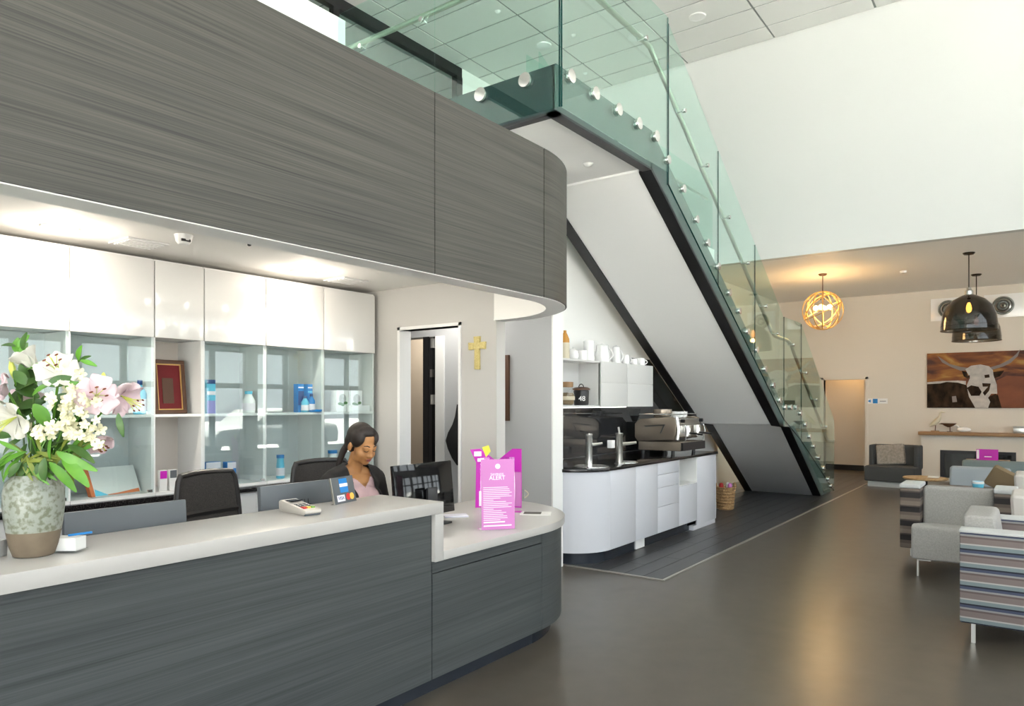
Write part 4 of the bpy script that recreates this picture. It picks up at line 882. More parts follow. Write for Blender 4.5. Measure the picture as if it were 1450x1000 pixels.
# mantel ornaments
zm_ = .95
def mant(px): return at(px, 600, X=16.14).y
y_ = mant(1325); t = thing('bird_ornament', 'tall slender wooden wading bird ornament on the mantel', 'ornament', (16.14, y_, zm_))
part('body', MB().tube([(16.14, y_ + .10, zm_ + .10), (16.14, y_ + .04, zm_ + .15), (16.14, y_ - .03, zm_ + .22), (16.14, y_ - .07, zm_ + .29), (16.14, y_ - .08, zm_ + .33)], [.012, .045, .05, .028, .016], 10), 'cream_plastic', t)
part('neck', MB().tube([(16.14, y_ - .07, zm_ + .29), (16.14, y_ - .075, zm_ + .36), (16.14, y_ - .10, zm_ + .385), (16.14, y_ - .17, zm_ + .375)], [.02, .015, .018, .004], 8), 'cream_plastic', t)
part('leg', MB().cyl((16.14, y_ + .01, zm_), (16.14, y_ - .0, zm_ + .15), .007, n=6), 'wood_dark', t); part('base', MB().box(16.08, y_ - .06, zm_, 16.20, y_ + .08, zm_ + .02), 'wood_brown', t, bevel=.004)
y_ = mant(1343.5); t = thing('bird_ornament', 'flat backed red brown wooden bird ornament on the mantel', 'ornament', (16.14, y_, zm_))
part('body', MB().rows([[(16.14 + r_ * math.cos(a), y_ + l_ * math.sin(a), zm_ + z_) for a in [2 * PI * k / 16 for k in range(16)]] for r_, l_, z_ in ((.01, .02, .09), (.05, .08, .12), (.06, .13, .165), (.02, .14, .17))], True), 'wood_dark', t, solid=.004)
part('beak', MB().cyl((16.14, y_ + .10, zm_ + .15), (16.14, y_ + .17, zm_ + .155), .012, .003, 8), 'wood_dark', t); part('stem', MB().cyl((16.14, y_ - .02, zm_), (16.14, y_ - .02, zm_ + .10), .008, n=6), 'wood_dark', t)
part('base', MB().box(16.10, y_ - .06, zm_, 16.18, y_ + .03, zm_ + .012), 'wood_dark', t)
y_ = mant(1365); t = thing('bird_ornament', 'low pale resting bird ornament on the mantel', 'ornament', (16.14, y_, zm_))
part('body', MB().ball((16.14, y_, zm_ + .05), (.05, .12, .05), 14, 8), 'ceramic', t); part('head', MB().tube([(16.14, y_ + .08, zm_ + .07), (16.14, y_ + .10, zm_ + .115), (16.14, y_ + .13, zm_ + .125), (16.14, y_ + .17, zm_ + .115)], [.02, .018, .02, .004], 8), 'ceramic', t)
y_ = mant(1446); t = thing('trinket_box', 'small grey patterned box at the end of the mantel', 'box', (16.14, y_, zm_))
part('box', MB().box(16.06, y_ - .12, zm_, 16.2, y_ + .12, zm_ + .10), 'steel', t, bevel=.006); part('lid', MB().box(16.055, y_ - .125, zm_ + .10, 16.205, y_ + .125, zm_ + .13), 'arm_pad', t, bevel=.006)
# bull picture
def bp(x, y): return (1.771 - (x - 97) / 1013 * 1.72, 1.415 + (700 - y) / 555 * 1.07)
m = bpy.data.materials.new('sunset_print'); m.use_nodes = True; nt = m.node_tree; b_ = nt.nodes['Principled BSDF']
tc = nn(nt, 'ShaderNodeTexCoord'); mp = nn(nt, 'ShaderNodeMapping'); mp.inputs['Scale'].default_value = (1, 1.3, 4.2); mp.inputs['Rotation'].default_value = (.25, 0, 0); nt.links.new(tc.outputs['Object'], mp.inputs[0])
nz = nn(nt, 'ShaderNodeTexNoise'); nz.inputs['Scale'].default_value = 1.3; nz.inputs['Detail'].default_value = 4; nz.inputs['Distortion'].default_value = .6; nt.links.new(mp.outputs[0], nz.inputs['Vector'])
rp = nn(nt, 'ShaderNodeValToRGB'); e = rp.color_ramp.elements; e[0].position = .36; e[0].color = (.045, .008, .002, 1); e[1].position = .70; e[1].color = (.42, .25, .06, 1)
q = e.new(.50); q.color = (.17, .045, .006, 1); q = e.new(.6); q.color = (.28, .11, .012, 1)
nt.links.new(nz.outputs['Fac'], rp.inputs[0]); nt.links.new(rp.outputs[0], b_.inputs['Base Color']); b_.inputs['Roughness'].default_value = .6; MATS['sunset_print'] = m
pc = thing('bull_picture', 'large canvas print of a long horned white faced bull at sunset', 'picture', (XF - .02, .91, 1.415))
part('canvas', MB().box(XF - .035, .05, 1.415, XF - .001, 1.771, 2.487), 'sunset_print', pc)
def print_(name, pts, m, lift): return part(name, MB().prism([bp(*p) for p in pts], XF - .036 - lift, XF - .034, 'x'), m, pc, smooth=0)
mat('bull_black', (.010, .008, .007), .9, spec=.1, noise=((5, 9, 5), (.055, .035, .022), 3)); mat('bull_white', (.52, .49, .45), .6, noise=((9, 9, 9), (.36, .34, .33), 3)); mat('bull_grey', (.20, .17, .16), .6)
mat('rust', (.14, .032, .006), .6, noise=((3, 3, 6), (.19, .05, .010), 3))
print_('desert', [(770, 430), (860, 385), (1110, 400), (1110, 700), (780, 700)], 'rust', .0004)
print_('back_light', [(97, 438), (250, 428), (400, 425), (480, 432), (480, 480), (97, 470)], 'bull_white', .0008)
print_('body', [(97, 458), (230, 452), (290, 438), (400, 446), (480, 470), (540, 560), (600, 640), (760, 560), (800, 640), (815, 700), (97, 700)], 'bull_black', .0012)
print_('blaze', [(345, 585), (385, 580), (395, 640), (350, 645)], 'bull_grey', .0016)
print_('ear', [(440, 330), (490, 340), (500, 410), (460, 385)], 'bull_black', .0016); print_('ear', [(715, 350), (840, 335), (800, 390), (745, 410)], 'bull_black', .0016)
print_('horn', [(200, 170), (235, 195), (320, 255), (430, 290), (500, 300), (500, 325), (430, 328), (340, 290), (250, 240)], 'bull_grey', .0018); print_('horn', [(985, 130), (960, 200), (900, 260), (830, 295), (730, 325), (710, 300), (800, 275), (880, 235), (945, 180)], 'bull_grey', .0018)
print_('face', [(475, 315), (530, 280), (620, 270), (700, 290), (735, 330), (740, 380), (770, 470), (775, 560), (720, 560), (690, 600), (710, 640), (690, 700), (570, 700), (510, 590), (495, 520), (490, 470), (520, 400)], 'bull_white', .0020)
print_('muzzle', [(490, 500), (530, 475), (600, 490), (630, 540), (610, 580), (530, 580)], 'bull_black', .0024); print_('eye', [(655, 375), (700, 370), (705, 400), (660, 405)], 'bull_black', .0024); print_('eye', [(490, 380), (520, 375), (515, 400), (490, 405)], 'bull_black', .0024)
print_('cheek', [(635, 455), (715, 460), (700, 530), (660, 580), (640, 550), (690, 490), (640, 490)], 'bull_black', .0024); print_('throat', [(720, 580), (780, 570), (800, 640), (805, 700), (700, 700), (710, 640)], 'bull_black', .0024)
# wall sign
t = thing('wall_sign', 'small white direction sign with blue pictogram beside the doorway', 'sign', (XF - .005, 2.68, 1.5))
ya, yb_ = at(1227, 568, X=XF).y, at(1257, 568, X=XF).y
part('plate', MB().box(XF - .008, yb_, 1.495, XF, ya, 1.60), 'ceramic', t); part('pictogram', MB().box(XF - .010, ya - .21, 1.50, XF - .008, ya - .12, 1.595), 'blue_print', t)
part('arrow', MB().prism([(ya - .02, 1.548), (ya - .08, 1.58), (ya - .08, 1.516)], XF - .010, XF - .008, 'x'), 'blue_print', t); part('caption', MB().box(XF - .010, yb_ + .03, 1.54, XF - .008, ya - .25, 1.552), 'plastic_grey', t)
# wall vents
for k, (pxc, pyc) in enumerate(((1420.5, 433), (1343, 438))):
    v = at(pxc, pyc, X=XF); t = thing('wall_vent', ['round grey air outlet on white plate clear of the pendants', 'round grey air outlet on white plate behind the pendants'][k], 'vent', (XF - .02, v.y, v.z - .22), group='round air outlets on the fireplace wall')
    part('plate', MB().box(XF - .015, v.y - .32, v.z - .22, XF, v.y + .30, v.z + .22), 'ceramic', t, bevel=.004)
    for j, r_ in enumerate((.17, .125, .08, .04)):
        part('ring', MB().lathe([(r_, 0), (r_ + .004, .03), (r_ - .02, .045), (r_ - .035, .01)], (0, 0, 0), 28, M=T(XF - .015, v.y, v.z) @ Matrix.Rotation(-PI / 2, 4, 'Y')), 'grid_grey' if j % 2 == 0 else 'steel', t)
# smoke detector
solo('smoke_detector', MB().lathe([(.03, 0), (.05, .012), (.055, .04)], (13.586, 1.828, ZL - .04), 20), 'ceramic', 'small white smoke detector on the lounge ceiling', 'smoke detector')
# globe lamp
gx, gy, gz, gr = 13.064, 2.983, 3.10, .335
t = thing('globe_pendant', 'glowing globe pendant of interwoven metal bands', 'pendant light', (gx, gy, gz - gr))
part('canopy', MB().lathe([(0, -.035), (.05, -.03), (.07, -.01), (.07, 0)], (gx, gy, ZL), 20), 'wood_dark', t); part('rod', MB().cyl((gx, gy, gz + gr), (gx, gy, ZL - .03), .008, n=8), 'wood_dark', t)
rng = random.Random(3)
for k in range(12):
    Mr = T(gx, gy, gz) @ Rz(k * PI / 12 * 1.7) @ Matrix.Rotation([.0, .95, .55, 1.25, .2, .8, 1.5, .4, .7, 1.1, .3, 1.35][k] * (1 if k % 2 else -1), 4, 'X') @ Matrix.Rotation(PI / 2 if k % 2 == 0 else .3, 4, 'Y')
    pts = []
    rows = [[Mr @ Vector(((gr - dr) * math.cos(2 * PI * j / 40), (gr - dr) * math.sin(2 * PI * j / 40), dz)) for j in range(40)] for dr, dz in ((0, -.008), (0, .008), (.006, .008), (.006, -.008), (0, -.008))]
    part('band', MB().rows(rows, True), 'gold', t)
part('socket_stem', MB().cyl((gx, gy, gz - .02), (gx, gy, gz + gr), .012, n=8).cyl((gx - .10, gy, gz), (gx + .10, gy, gz), .008, n=6).cyl((gx, gy - .10, gz), (gx, gy + .10, gz), .008, n=6), 'wood_dark', t)
for dx, dy in ((.11, 0), (-.11, 0), (0, .11), (0, -.11)):
    part('bulb', MB().ball((gx + dx, gy + dy, gz + .05), .045, 12, 8), 'bulb_warm', t)
lamp('POINT', 'globe_lamp', (gx, gy, gz + .02), 50, (1, .62, .26), .28, spec=.15)
# two smoked pendants
glass('smoked_glass', (.030, .023, .015), ior=1.6)
for k, (x, y_, zb) in enumerate(((12.494, .823, 2.585), (14.67, .858, 2.585))):
    t = thing('dome_pendant', ['smoked dome pendant hanging closer to the stairs with glowing filament bulb', 'smoked dome pendant hanging closer to the fireplace'][k], 'pendant light', (x, y_, zb), group='pair of smoked dome pendants')
    prof = [(.365, 0), (.36, .10), (.345, .22), (.30, .35), (.21, .45), (.10, .51), (.05, .53)]
    part('shade', MB().lathe(prof, (x, y_, zb), 36, cap=False), 'smoked_glass', t); part('shade_rim', MB().tube([(x + .365 * math.cos(2 * PI * j / 36), y_ + .365 * math.sin(2 * PI * j / 36), zb) for j in range(36)], .006, 6, closed=True), 'smoked', t)
    for j in range(1, 10): part('mesh_ring', MB().tube([(x + (.366 - .012 * (j / 5) ** 2) * math.cos(2 * PI * i / 36), y_ + (.366 - .012 * (j / 5) ** 2) * math.sin(2 * PI * i / 36), zb + .022 * j) for i in range(36)], .003, 4, closed=True), 'smoked', t) if j % 3 == 0 else None
    part('cap', MB().lathe([(.055, .52), (.055, .58), (.035, .60), (.03, .63), (0, .63)], (x, y_, zb), 18), 'steel', t); part('rod', MB().cyl((x, y_, zb + .62), (x, y_, ZL - .03), .008, n=8), 'smoked', t)
    part('canopy', MB().lathe([(0, -.035), (.06, -.03), (.08, -.01), (.08, 0)], (x, y_, ZL), 20), 'smoked', t); part('bulb', MB().lathe([(.012, 0), (.03, .02), (.038, .06), (.03, .11), (.015, .15)], (x, y_, zb + .26), 14), 'filament', t)
    part('lamp_holder', MB().cyl((x, y_, zb + .41), (x, y_, zb + .52), .02, n=10), 'smoked', t)
    lamp('POINT', 'pendant_lamp', (x, y_, zb + .20), 10, (1, .55, .2), .04)
# parked cars outside the windows
def car(x, y_, label, m, rz=0):
    t = thing('parked_car', label, 'car', (x, y_, -.06), rz, 'cars parked outside')
    body = [(-2.1, .35), (-2.15, .62), (-2.0, .80), (-1.2, .88), (-.55, 1.36), (.75, 1.40), (1.55, .98), (2.05, .90), (2.15, .6), (2.1, .32)]
    part('body', MB().prism(body, -.85, .85, 'y'), m, t, bevel=.06, world=False)
    part('side_window', MB().prism([(-1.0, .92), (-.5, 1.30), (.68, 1.33), (1.25, .98)], -.865, -.85, 'y').prism([(-1.0, .92), (-.5, 1.30), (.68, 1.33), (1.25, .98)], .85, .865, 'y'), 'car_glass', t, world=False)
    for a in (-1.35, 1.35):
        for s_ in (-1, 1):
            wl = part('wheel', MB().cyl((a, s_ * .70, .32), (a, s_ * .88, .32), .32, n=20), 'tyre', t, world=False); part('hub', MB().cyl((a, s_ * .88, .32), (a, s_ * .89, .32), .2, n=14), 'steel', wl, world=False)
car(8.2, -9.2, 'white hatchback parked outside opposite the cabinet glass', 'car_white'); car(13.2, -9.4, 'pale grey hatchback parked outside beyond the white one', 'arm_pad'); car(3.0, -9.3, 'dark grey hatchback parked outside close to the entrance', 'plastic_grey')
# ================================================================== TASK CHAIRS
def task_chair(label, loc, rz, top=1.10):
    t = thing('task_chair', label, 'office chair', loc, rz, 'mesh back task chairs behind the desk')
    hub = part('base_hub', MB().lathe([(.05, .06), (.05, .11), (.03, .13)], (0, 0, 0), 14), 'chair_frame', t, world=False)
    for k in range(5):
        a = 2 * PI * k / 5 + .3; cx_, sx_ = math.cos(a), math.sin(a)
        lg = part('base_leg', MB().tube([(.03 * cx_, .03 * sx_, .10), (.30 * cx_, .30 * sx_, .075)], [.025, .016], 8), 'chair_frame', t, world=False)
        part('castor', MB().cyl((.29 * cx_ - .02 * sx_, .29 * sx_ + .02 * cx_, .03), (.29 * cx_ + .02 * sx_, .29 * sx_ - .02 * cx_, .03), .03, n=14), 'plastic_black', lg, world=False)
    part('gas_column', MB().cyl((0, 0, .12), (0, 0, .42), .025, n=12), 'steel', t, world=False)
    part('seat', MB().box(-.24, -.25, .43, .24, .22, .51), 'chair_frame', t, bevel=.03, world=False, seg=3)
    z0, z1 = .58, top
    def bk(u, v):   # u -1..1 across, v 0..1 up
        hw = .19 + .045 * math.sin(PI * min(1, v * .8 + .1)); x = u * hw
        return (x, .26 + .05 * v * v - .05 * (1 - u * u) * -.6 + .02 * math.sin(PI * v), z0 + (z1 - z0) * v)
    rim = [bk(-1 + 2 * i / 10, 0) for i in range(1, 10)] + [bk(1, .04 + .9 * i / 12) for i in range(13)] + [bk(1 - .06 - 1.88 * i / 10, 1 + .015 * math.sin(PI * i / 10)) for i in range(11)] + [bk(-1, .94 - .9 * i / 12) for i in range(13)]
    part('back_frame', MB().tube(rim, .017, 8, closed=True), 'chair_frame', t, world=False)
    part('back_mesh', MB().rows([[bk(-.97 + 1.94 * i / 10, .02 + .97 * j / 10) for i in range(11)] for j in range(11)]), 'mesh_brown', t, world=False, solid=.006)
    part('lumbar', MB().tube([bk(-.95 + 1.9 * i / 8, .55) for i in range(9)], .02, 6), 'chair_frame', t, world=False)
    part('spine', MB().tube([(0, .10, .42), (0, .30, .46), (0, .335, .62), (0, .34, .78)], .022, 8), 'chair_frame', t, world=False)
    return t
task_chair('empty mesh back task chair beside the small leaflet cards', (2.43, 3.70, 0), .22, 1.095)
task_chair('mesh back task chair with the receptionist sitting in it', (3.06, 3.53, 0), -.05, 1.125)
task_chair('empty mesh back task chair behind the flower vase', (1.02, 3.55, 0), .2, 1.08)
# ================================================================== RECEPTIONIST
PM = T(2.985, 3.42, 0)
HM = T(0, -.085, 1.262) @ Rz(-.10) @ Matrix.Rotation(math.radians(20), 4, 'X')
def head_prims(mb, g=0.0):
    for c, r in (((0, .018, .035), (.074, .092, .083)), ((0, -.028, -.03), (.060, .062, .078)), ((0, -.048, -.088), (.032, .034, .026)), ((.034, -.047, -.040), (.030, .034, .034)), ((-.034, -.047, -.040), (.030, .034, .034)), ((.034, -.025, -.070), (.028, .04, .03)), ((-.034, -.025, -.070), (.028, .04, .03)),
                 ((0, -.090, -.015), (.010, .013, .032)), ((0, -.103, -.036), (.012, .013, .011)), ((.012, -.094, -.041), (.009, .010, .008)), ((-.012, -.094, -.041), (.009, .010, .008)), ((0, -.074, .012), (.052, .02, .014)), ((0, -.086, -.066), (.021, .010, .010)),
                 ((.077, .018, -.018), (.010, .020, .030)), ((-.077, .018, -.018), (.010, .020, .030)), ((.03, -.078, -.004), (.015, .012, .010)), ((-.03, -.078, -.004), (.015, .012, .010))):
        mb.ball(c, r, 16, 10, HM)
ARMS = {}
def torso_prims(mb, g=0.0):
    for c, r in (((0, .02, .58), (.17, .13, .10)), ((0, .0, .68), (.150, .115, .12)), ((0, -.01, .80), (.138, .105, .12)), ((0, -.015, .92), (.155, .112, .13)), ((0, -.005, 1.01), (.165, .095, .08)), ((.06, -.085, .925), (.068, .055, .062)), ((-.06, -.085, .925), (.068, .055, .062))):
        mb.ball(c, tuple(q + g for q in r), 20, 12)
    mb.cap((-.15, .0, 1.045), (.15, .0, 1.045), .055 + g, .055 + g)
    for s_ in (-1, 1): mb.cap((s_ * .03, .005, 1.09), (s_ * .15, .0, 1.05), .05 + g, .052 + g)
def arm_pts(s_): return ((s_ * .185, .0, 1.035), (s_ * .215, -.04, .83), (s_ * .07 - .06, -.30, .81))
def arm_prims(mb, g=0.0):
    for s_ in (-1, 1):
        a, b, c = arm_pts(s_); mb.cap(a, b, .052 + g, .042 + g); mb.cap(b, c, .042 + g, .029 + g)
def hand_prims(mb):
    for s_ in (-1, 1):
        w_ = Vector(arm_pts(s_)[2]); d = Vector((-.10 * s_, -1, -.15)).normalized(); sd = Vector((1, -.10 * s_, 0)).normalized()
        pc_ = w_ + d * .06; mb.cap(w_, w_ + d * .03, .026, .024)
        for k in range(4):
            o_ = sd * ((k - 1.5) * .021); mb.cap(w_ + d * .015 + o_ * .6, w_ + d * .085 + o_, .014, .011)
            L_ = (.062, .075, .070, .055)[k if s_ > 0 else 3 - k]; kn = w_ + d * .09 + o_
            m_ = kn + d * L_ * .5 + Vector((0, 0, -.004)); e_ = m_ + d * L_ * .4 + Vector((0, 0, -.020))
            mb.cap(kn, m_, .0095, .0088, 10); mb.cap(m_, e_, .0088, .0075, 10)
        ts = -s_ * (1 if s_ < 0 else 1)
        th_ = w_ + d * .03 + sd * (-s_ * .030); m_ = th_ + d * .035 + sd * (-s_ * .022); e_ = m_ + d * .032 + sd * (-s_ * .004) + Vector((0, 0, -.012))
        mb.cap(w_ + d * .02 + sd * (-s_ * .015), th_, .014, .013, 10); mb.cap(th_, m_, .012, .011, 10); mb.cap(m_, e_, .011, .009, 10)
def leg_prims(mb, g=0.0):
    for s_ in (-1, 1):
        mb.cap((s_ * .09, .02, .565), (s_ * .10, -.38, .545), .085 + g, .062 + g, 14); mb.cap((s_ * .10, -.38, .545), (s_ * .10, -.30, .12), .056 + g, .038 + g, 14)
        if g == 0: mb.cap((s_ * .10, -.28, .06), (s_ * .105, -.42, .045), .036, .030, 12)
def voxel(mb, name, vox, smooth=6, cut=None, solid=0):
    me = bpy.data.meshes.new(name); me.from_pydata([tuple(p) for p in mb.v], [], mb.f)
    bm = bmesh.new(); bm.from_mesh(me); bmesh.ops.recalc_face_normals(bm, faces=bm.faces); bm.to_mesh(me); bm.free()
    o = bpy.data.objects.new(name, me); C.objects.link(o)
    r = o.modifiers.new('r', 'REMESH'); r.mode = 'VOXEL'; r.voxel_size = vox; r.use_smooth_shade = True
    s_ = o.modifiers.new('s', 'SMOOTH'); s_.factor = .5; s_.iterations = smooth
    res = bpy.data.meshes.new_from_object(o.evaluated_get(bpy.context.evaluated_depsgraph_get())); bpy.data.objects.remove(o); bpy.data.meshes.remove(me)
    if cut or solid:
        bm = bmesh.new(); bm.from_mesh(res)
        if cut: bmesh.ops.delete(bm, geom=[f for f in bm.faces if cut(f.calc_center_median(), f.normal)], context='FACES')
        if solid: bmesh.ops.solidify(bm, geom=bm.faces[:], thickness=solid)
        bm.to_mesh(res); bm.free()
    res.polygons.foreach_set('use_smooth', [True] * len(res.polygons))
    return res
pr = thing('person', 'seated person in black cardigan and pink top looking down at the desk', 'person', PM.translation, 0)
mb = MB(); head_prims(mb); torso_prims(mb, -.004); arm_prims(mb, -.004); hand_prims(mb); leg_prims(mb)
mb.cap((0, .015, 1.06), HM @ Vector((0, .02, -.06)), .050, .046, 16)
body = link('body', voxel(mb, 'body', .0062, 4), 'skin', pr)
def cut_top(c, n): return c.z > 1.095 or (c.y < .0 and c.z > 1.0 + abs(c.x) * .95) or (abs(c.x) < .085 and c.z > 1.06)
mb = MB(); torso_prims(mb, .008); link('top', voxel(mb, 'top', .006, 8, cut_top), 'pink_knit', pr)
def cut_card(c, n):
    if c.z > 1.06 and abs(c.x) < .062 + max(0, (1.14 - c.z)) * .25: return True
    if c.y < -.02 and abs(c.x) < .088 - .02 * (c.z - .9) and c.z > .5: return True
    return False
mb = MB(); torso_prims(mb, .019); arm_prims(mb, .012); link('cardigan', voxel(mb, 'cardigan', .009, 5, cut_card, .004), 'cardigan', pr)
mb = MB(); leg_prims(mb, .014); mb.ball((0, .03, .58), (.185, .15, .105), 18, 10); link('trousers', voxel(mb, 'trousers', .012, 4), 'trousers', pr)
# hair: cap pulled back into a low tail
mb = MB()
mb.ball((0, .034, .040), (.0835, .094, .090), 20, 12, HM); mb.ball((0, .06, -.005), (.078, .075, .075), 18, 10, HM); mb.ball((0, -.012, .086), (.062, .052, .038), 16, 10, HM); mb.ball((.058, -.006, .040), (.028, .050, .052), 12, 8, HM); mb.ball((-.058, -.006, .040), (.028, .050, .052), 12, 8, HM); mb.ball((.052, -.005, .050), (.036, .06, .05), 12, 8, HM); mb.ball((-.052, -.005, .050), (.036, .06, .05), 12, 8, HM)
for a, b, r0, r1 in (((0, .12, -.03), (-.03, .135, -.10), .028, .022), ((-.03, .135, -.10), (-.05, .125, -.18), .022, .018), ((-.05, .125, -.18), (-.06, .11, -.26), .018, .010)): mb.cap(HM @ Vector(a), HM @ Vector(b), r0, r1, 12)
def cut_hair(c, n):
    q = HM.inverted() @ c; return False
link('hair', voxel(mb, 'hair', .0065, 4), 'hair', pr)
for s_ in (-1, 1):
    part('eyebrow', MB().tube([HM @ Vector((s_ * x, y_, z)) for x, y_, z in ((.014, -.0915, .020), (.030, -.0885, .026), (.048, -.074, .020))], [.0030, .0034, .0015], 6), 'hair', pr, world=False)
    part('eyelid', MB().tube([HM @ Vector((s_ * x, y_, z)) for x, y_, z in ((.015, -.0875, -.006), (.024, -.0905, -.010), (.034, -.0885, -.011), (.044, -.080, -.007))], [.0012, .0024, .0026, .0012], 6), 'hair', pr, world=False)
    part('earring', MB().ball(HM @ Vector((s_ * .087, .012, -.045)), .006, 8, 6), 'ceramic', pr, world=False)
part('lips', MB().ball((0, -.0925, -.0625), (.019, .0065, .0042), 12, 6, HM).ball((0, -.0905, -.0705), (.016, .0070, .0050), 12, 6, HM), 'lip', pr, world=False)
# ================================================================== SMALL THINGS ON THE DESK
def rbox(mb, c, dx, w_, l_, z0, z1):
    d = Vector((dx[0], dx[1], 0)).normalized(); M = Matrix(((d.x, -d.y, 0, c[0]), (d.y, d.x, 0, c[1]), (0, 0, 1, 0), (0, 0, 0, 1))); return mb.box(-l_ / 2, -w_ / 2, z0, l_ / 2, w_ / 2, z1, M)
ZC = 1.008
def monitor(label, x0, x1, y_, z0, z1, base_z, m='plastic_grey', brand=None, tilt=.08, name='monitor'):
    xm = (x0 + x1) / 2; t = thing(name, label, 'monitor', (xm, y_, base_z)); M = T(xm, y_, z0) @ Matrix.Rotation(-tilt, 4, 'X'); h = z1 - z0; hw = (x1 - x0) / 2
    part('back_shell', MB().box(-hw, -.018, 0, hw, .012, h, M), m, t, bevel=.006)
    part('screen', MB().box(-hw + .012, .012, .015, hw - .012, .016, h - .012, M), 'screen_black', t)
    part('neck', MB().box(xm - .045, y_ - .065, base_z + .01, xm + .045, y_ - .045, z0 + h * .55), 'plastic_black', t, bevel=.006); part('mount', MB().box(-.07, -.05, h * .30, .07, -.018, h * .5, M), m, t, bevel=.008)
    part('foot', MB().box(xm - .11, y_ - .13, base_z, xm + .11, y_ + .09, base_z + .014), 'plastic_black', t, bevel=.005)
    if brand: text('maker_mark', brand, .045, M @ T(0, -.0184, h * .68) @ Matrix.Rotation(PI / 2, 4, 'X'), 'plastic_black', t, .001)
    return t
monitor('dark grey monitor seen from behind beside the card payment sign', 2.06, 2.545, 3.02, .79, 1.112, .735, brand='DELL')
monitor('dark grey monitor seen from behind between vase and empty chair', 1.18, 1.665, 2.98, .78, 1.098, .735)
t = monitor('glossy black monitor standing on the low counter beside the receptionist', 3.06, 3.59, 3.13, .80, 1.135, .752, 'screen_black', tilt=.10)
# payment terminal
a, b = at(402, 722, Z=ZC), at(448, 731, Z=ZC); c_ = (a + b) / 2; dr = b - a
t = thing('payment_terminal', 'beige card payment terminal lying on the high counter', 'payment terminal', (c_.x, c_.y, ZC))
d = Vector((dr.x, dr.y, 0)).normalized(); Mt = Matrix(((d.x, -d.y, 0, c_.x), (d.y, d.x, 0, c_.y), (0, 0, 1, ZC), (0, 0, 0, 1)))
part('casing', MB().prism([(-.115, .012), (-.10, 0), (.10, 0), (.118, .012), (.116, .026), (.02, .038), (-.10, .055), (-.116, .048)], -.042, .042, 'y', Mt), 'term_grey', t, bevel=.005); part('base', MB().box(-.105, -.040, 0, .112, .040, .010, Mt), 'plastic_grey', t, bevel=.003)
for k, m in enumerate(('card_red', 'card_yellow', 'leaf')): part('key', MB().box(.055 + .0, -.030 + .021 * k, .028, .085, -.014 + .021 * k, .0365, Mt), m, t)
for r_ in range(3):
    for k in range(3): part('key', MB().box(-.005 + .02 * r_, -.028 + .021 * k, .034, .008 + .02 * r_, -.015 + .021 * k, .0425 - .002 * r_, Mt), 'plastic_grey', t)
part('display', MB().box(-.085, -.028, .050, -.03, .028, .0535, Mt), 'screen_black', t)
# card payment sign
a, b = at(474, 715.5, Z=ZC), at(505, 709, Z=ZC); ux = (b - a); ux.z = 0; wS = ux.length; ux.normalize(); nrm = Vector((ux.y, -ux.x, 0)); Ms = frame_mat(a, ux, Vector((0, 0, 1)) - nrm * .22)
t = thing('payment_sign', 'dark tilted sign with card logos standing on the high counter', 'sign', ((a + b) / 2).to_tuple()); hS = .135
part('board', MB().box(0, 0, -.006, wS, hS, 0, Ms), 'plastic_grey', t); part('edge_strip', MB().box(-.004, 0, -.007, .004, hS, .001, Ms), 'steel', t)
part('foot', MB().box(0, 0, -.06, wS, .006, -.006, Ms), 'plastic_black', t)
part('blue_card_mark', MB().box(wS * .34, hS * .40, 0, wS * .70, hS * .93, .001, Ms), 'blue_print', t); part('blue_card_band', MB().box(wS * .34, hS * .62, .001, wS * .70, hS * .74, .0016, Ms), 'white_print', t)
part('white_card_mark', MB().box(wS * .16, hS * .08, 0, wS * .50, hS * .32, .001, Ms), 'visa_white', t); text('card_word', 'VISA', wS * .13, Ms @ T(wS * .33, hS * .20, .0015), 'navy_print', t, .0006)
part('red_disc', MB().cyl((wS * .66, hS * .22, 0), (wS * .66, hS * .22, .001), hS * .13, n=20, M=Ms), 'card_red', t); part('yellow_disc', MB().cyl((wS * .82, hS * .22, 0), (wS * .82, hS * .22, .0014), hS * .13, n=20, M=Ms), 'card_yellow', t)
# magenta leaflet stand on the low counter
ZL_ = .752
a, b = at(682, 752, Z=ZL_), at(729, 749.5, Z=ZL_); ux = b - a; ux.z = 0; wF = ux.length; ux.normalize(); nrm = Vector((ux.y, -ux.x, 0)); hF = .425
t = thing('leaflet_stand', 'pink printed leaflet reading ALERT in clear stand on low counter', 'leaflet stand', ((a + b) / 2).to_tuple()); Mf = frame_mat(a, ux, Vector((0, 0, 1)) - nrm * .04)
part('acrylic', MB().box(-.004, 0, -.0045, wF + .004, hF + .012, -.0015, Mf), 'glass_clear', t); part('foot', MB().box(-.004, 0, -.10, wF + .004, .004, .003, Mf), 'glass_clear', t)
part('leaflet', MB().box(0, .004, -.001, wF, hF, .001, Mf), 'pink_print', t)
text('headline', 'ALERT', wF * .17, Mf @ T(wF * .48, hF * .735, .0014), 'white_print', t, .0006); text('headline', 'SAVINGS', wF * .10, Mf @ T(wF * .48, hF * .785, .0014), 'white_print', t, .0006)
rg = random.Random(5)
part('logo', MB().cyl((wF * .5, hF * .90, .001), (wF * .5, hF * .90, .0016), wF * .075, n=16, M=Mf), 'white_print', t)
for k in range(19):
    yy = hF * (.60 - .0255 * k); w1 = wF * (.50 + .38 * rg.random()) if k not in (7, 12) else wF * .3
    part('text_line', MB().box(wF * .06, yy, .001, wF * .06 + w1, yy + hF * .007, .0014, Mf), 'white_print', t)
for k in range(2): part('text_line', MB().box(wF * .06, hF * (.055 + .05 * k), .001, wF * (.9 - .2 * k), hF * (.072 + .05 * k), .0014, Mf), 'white_print', t)
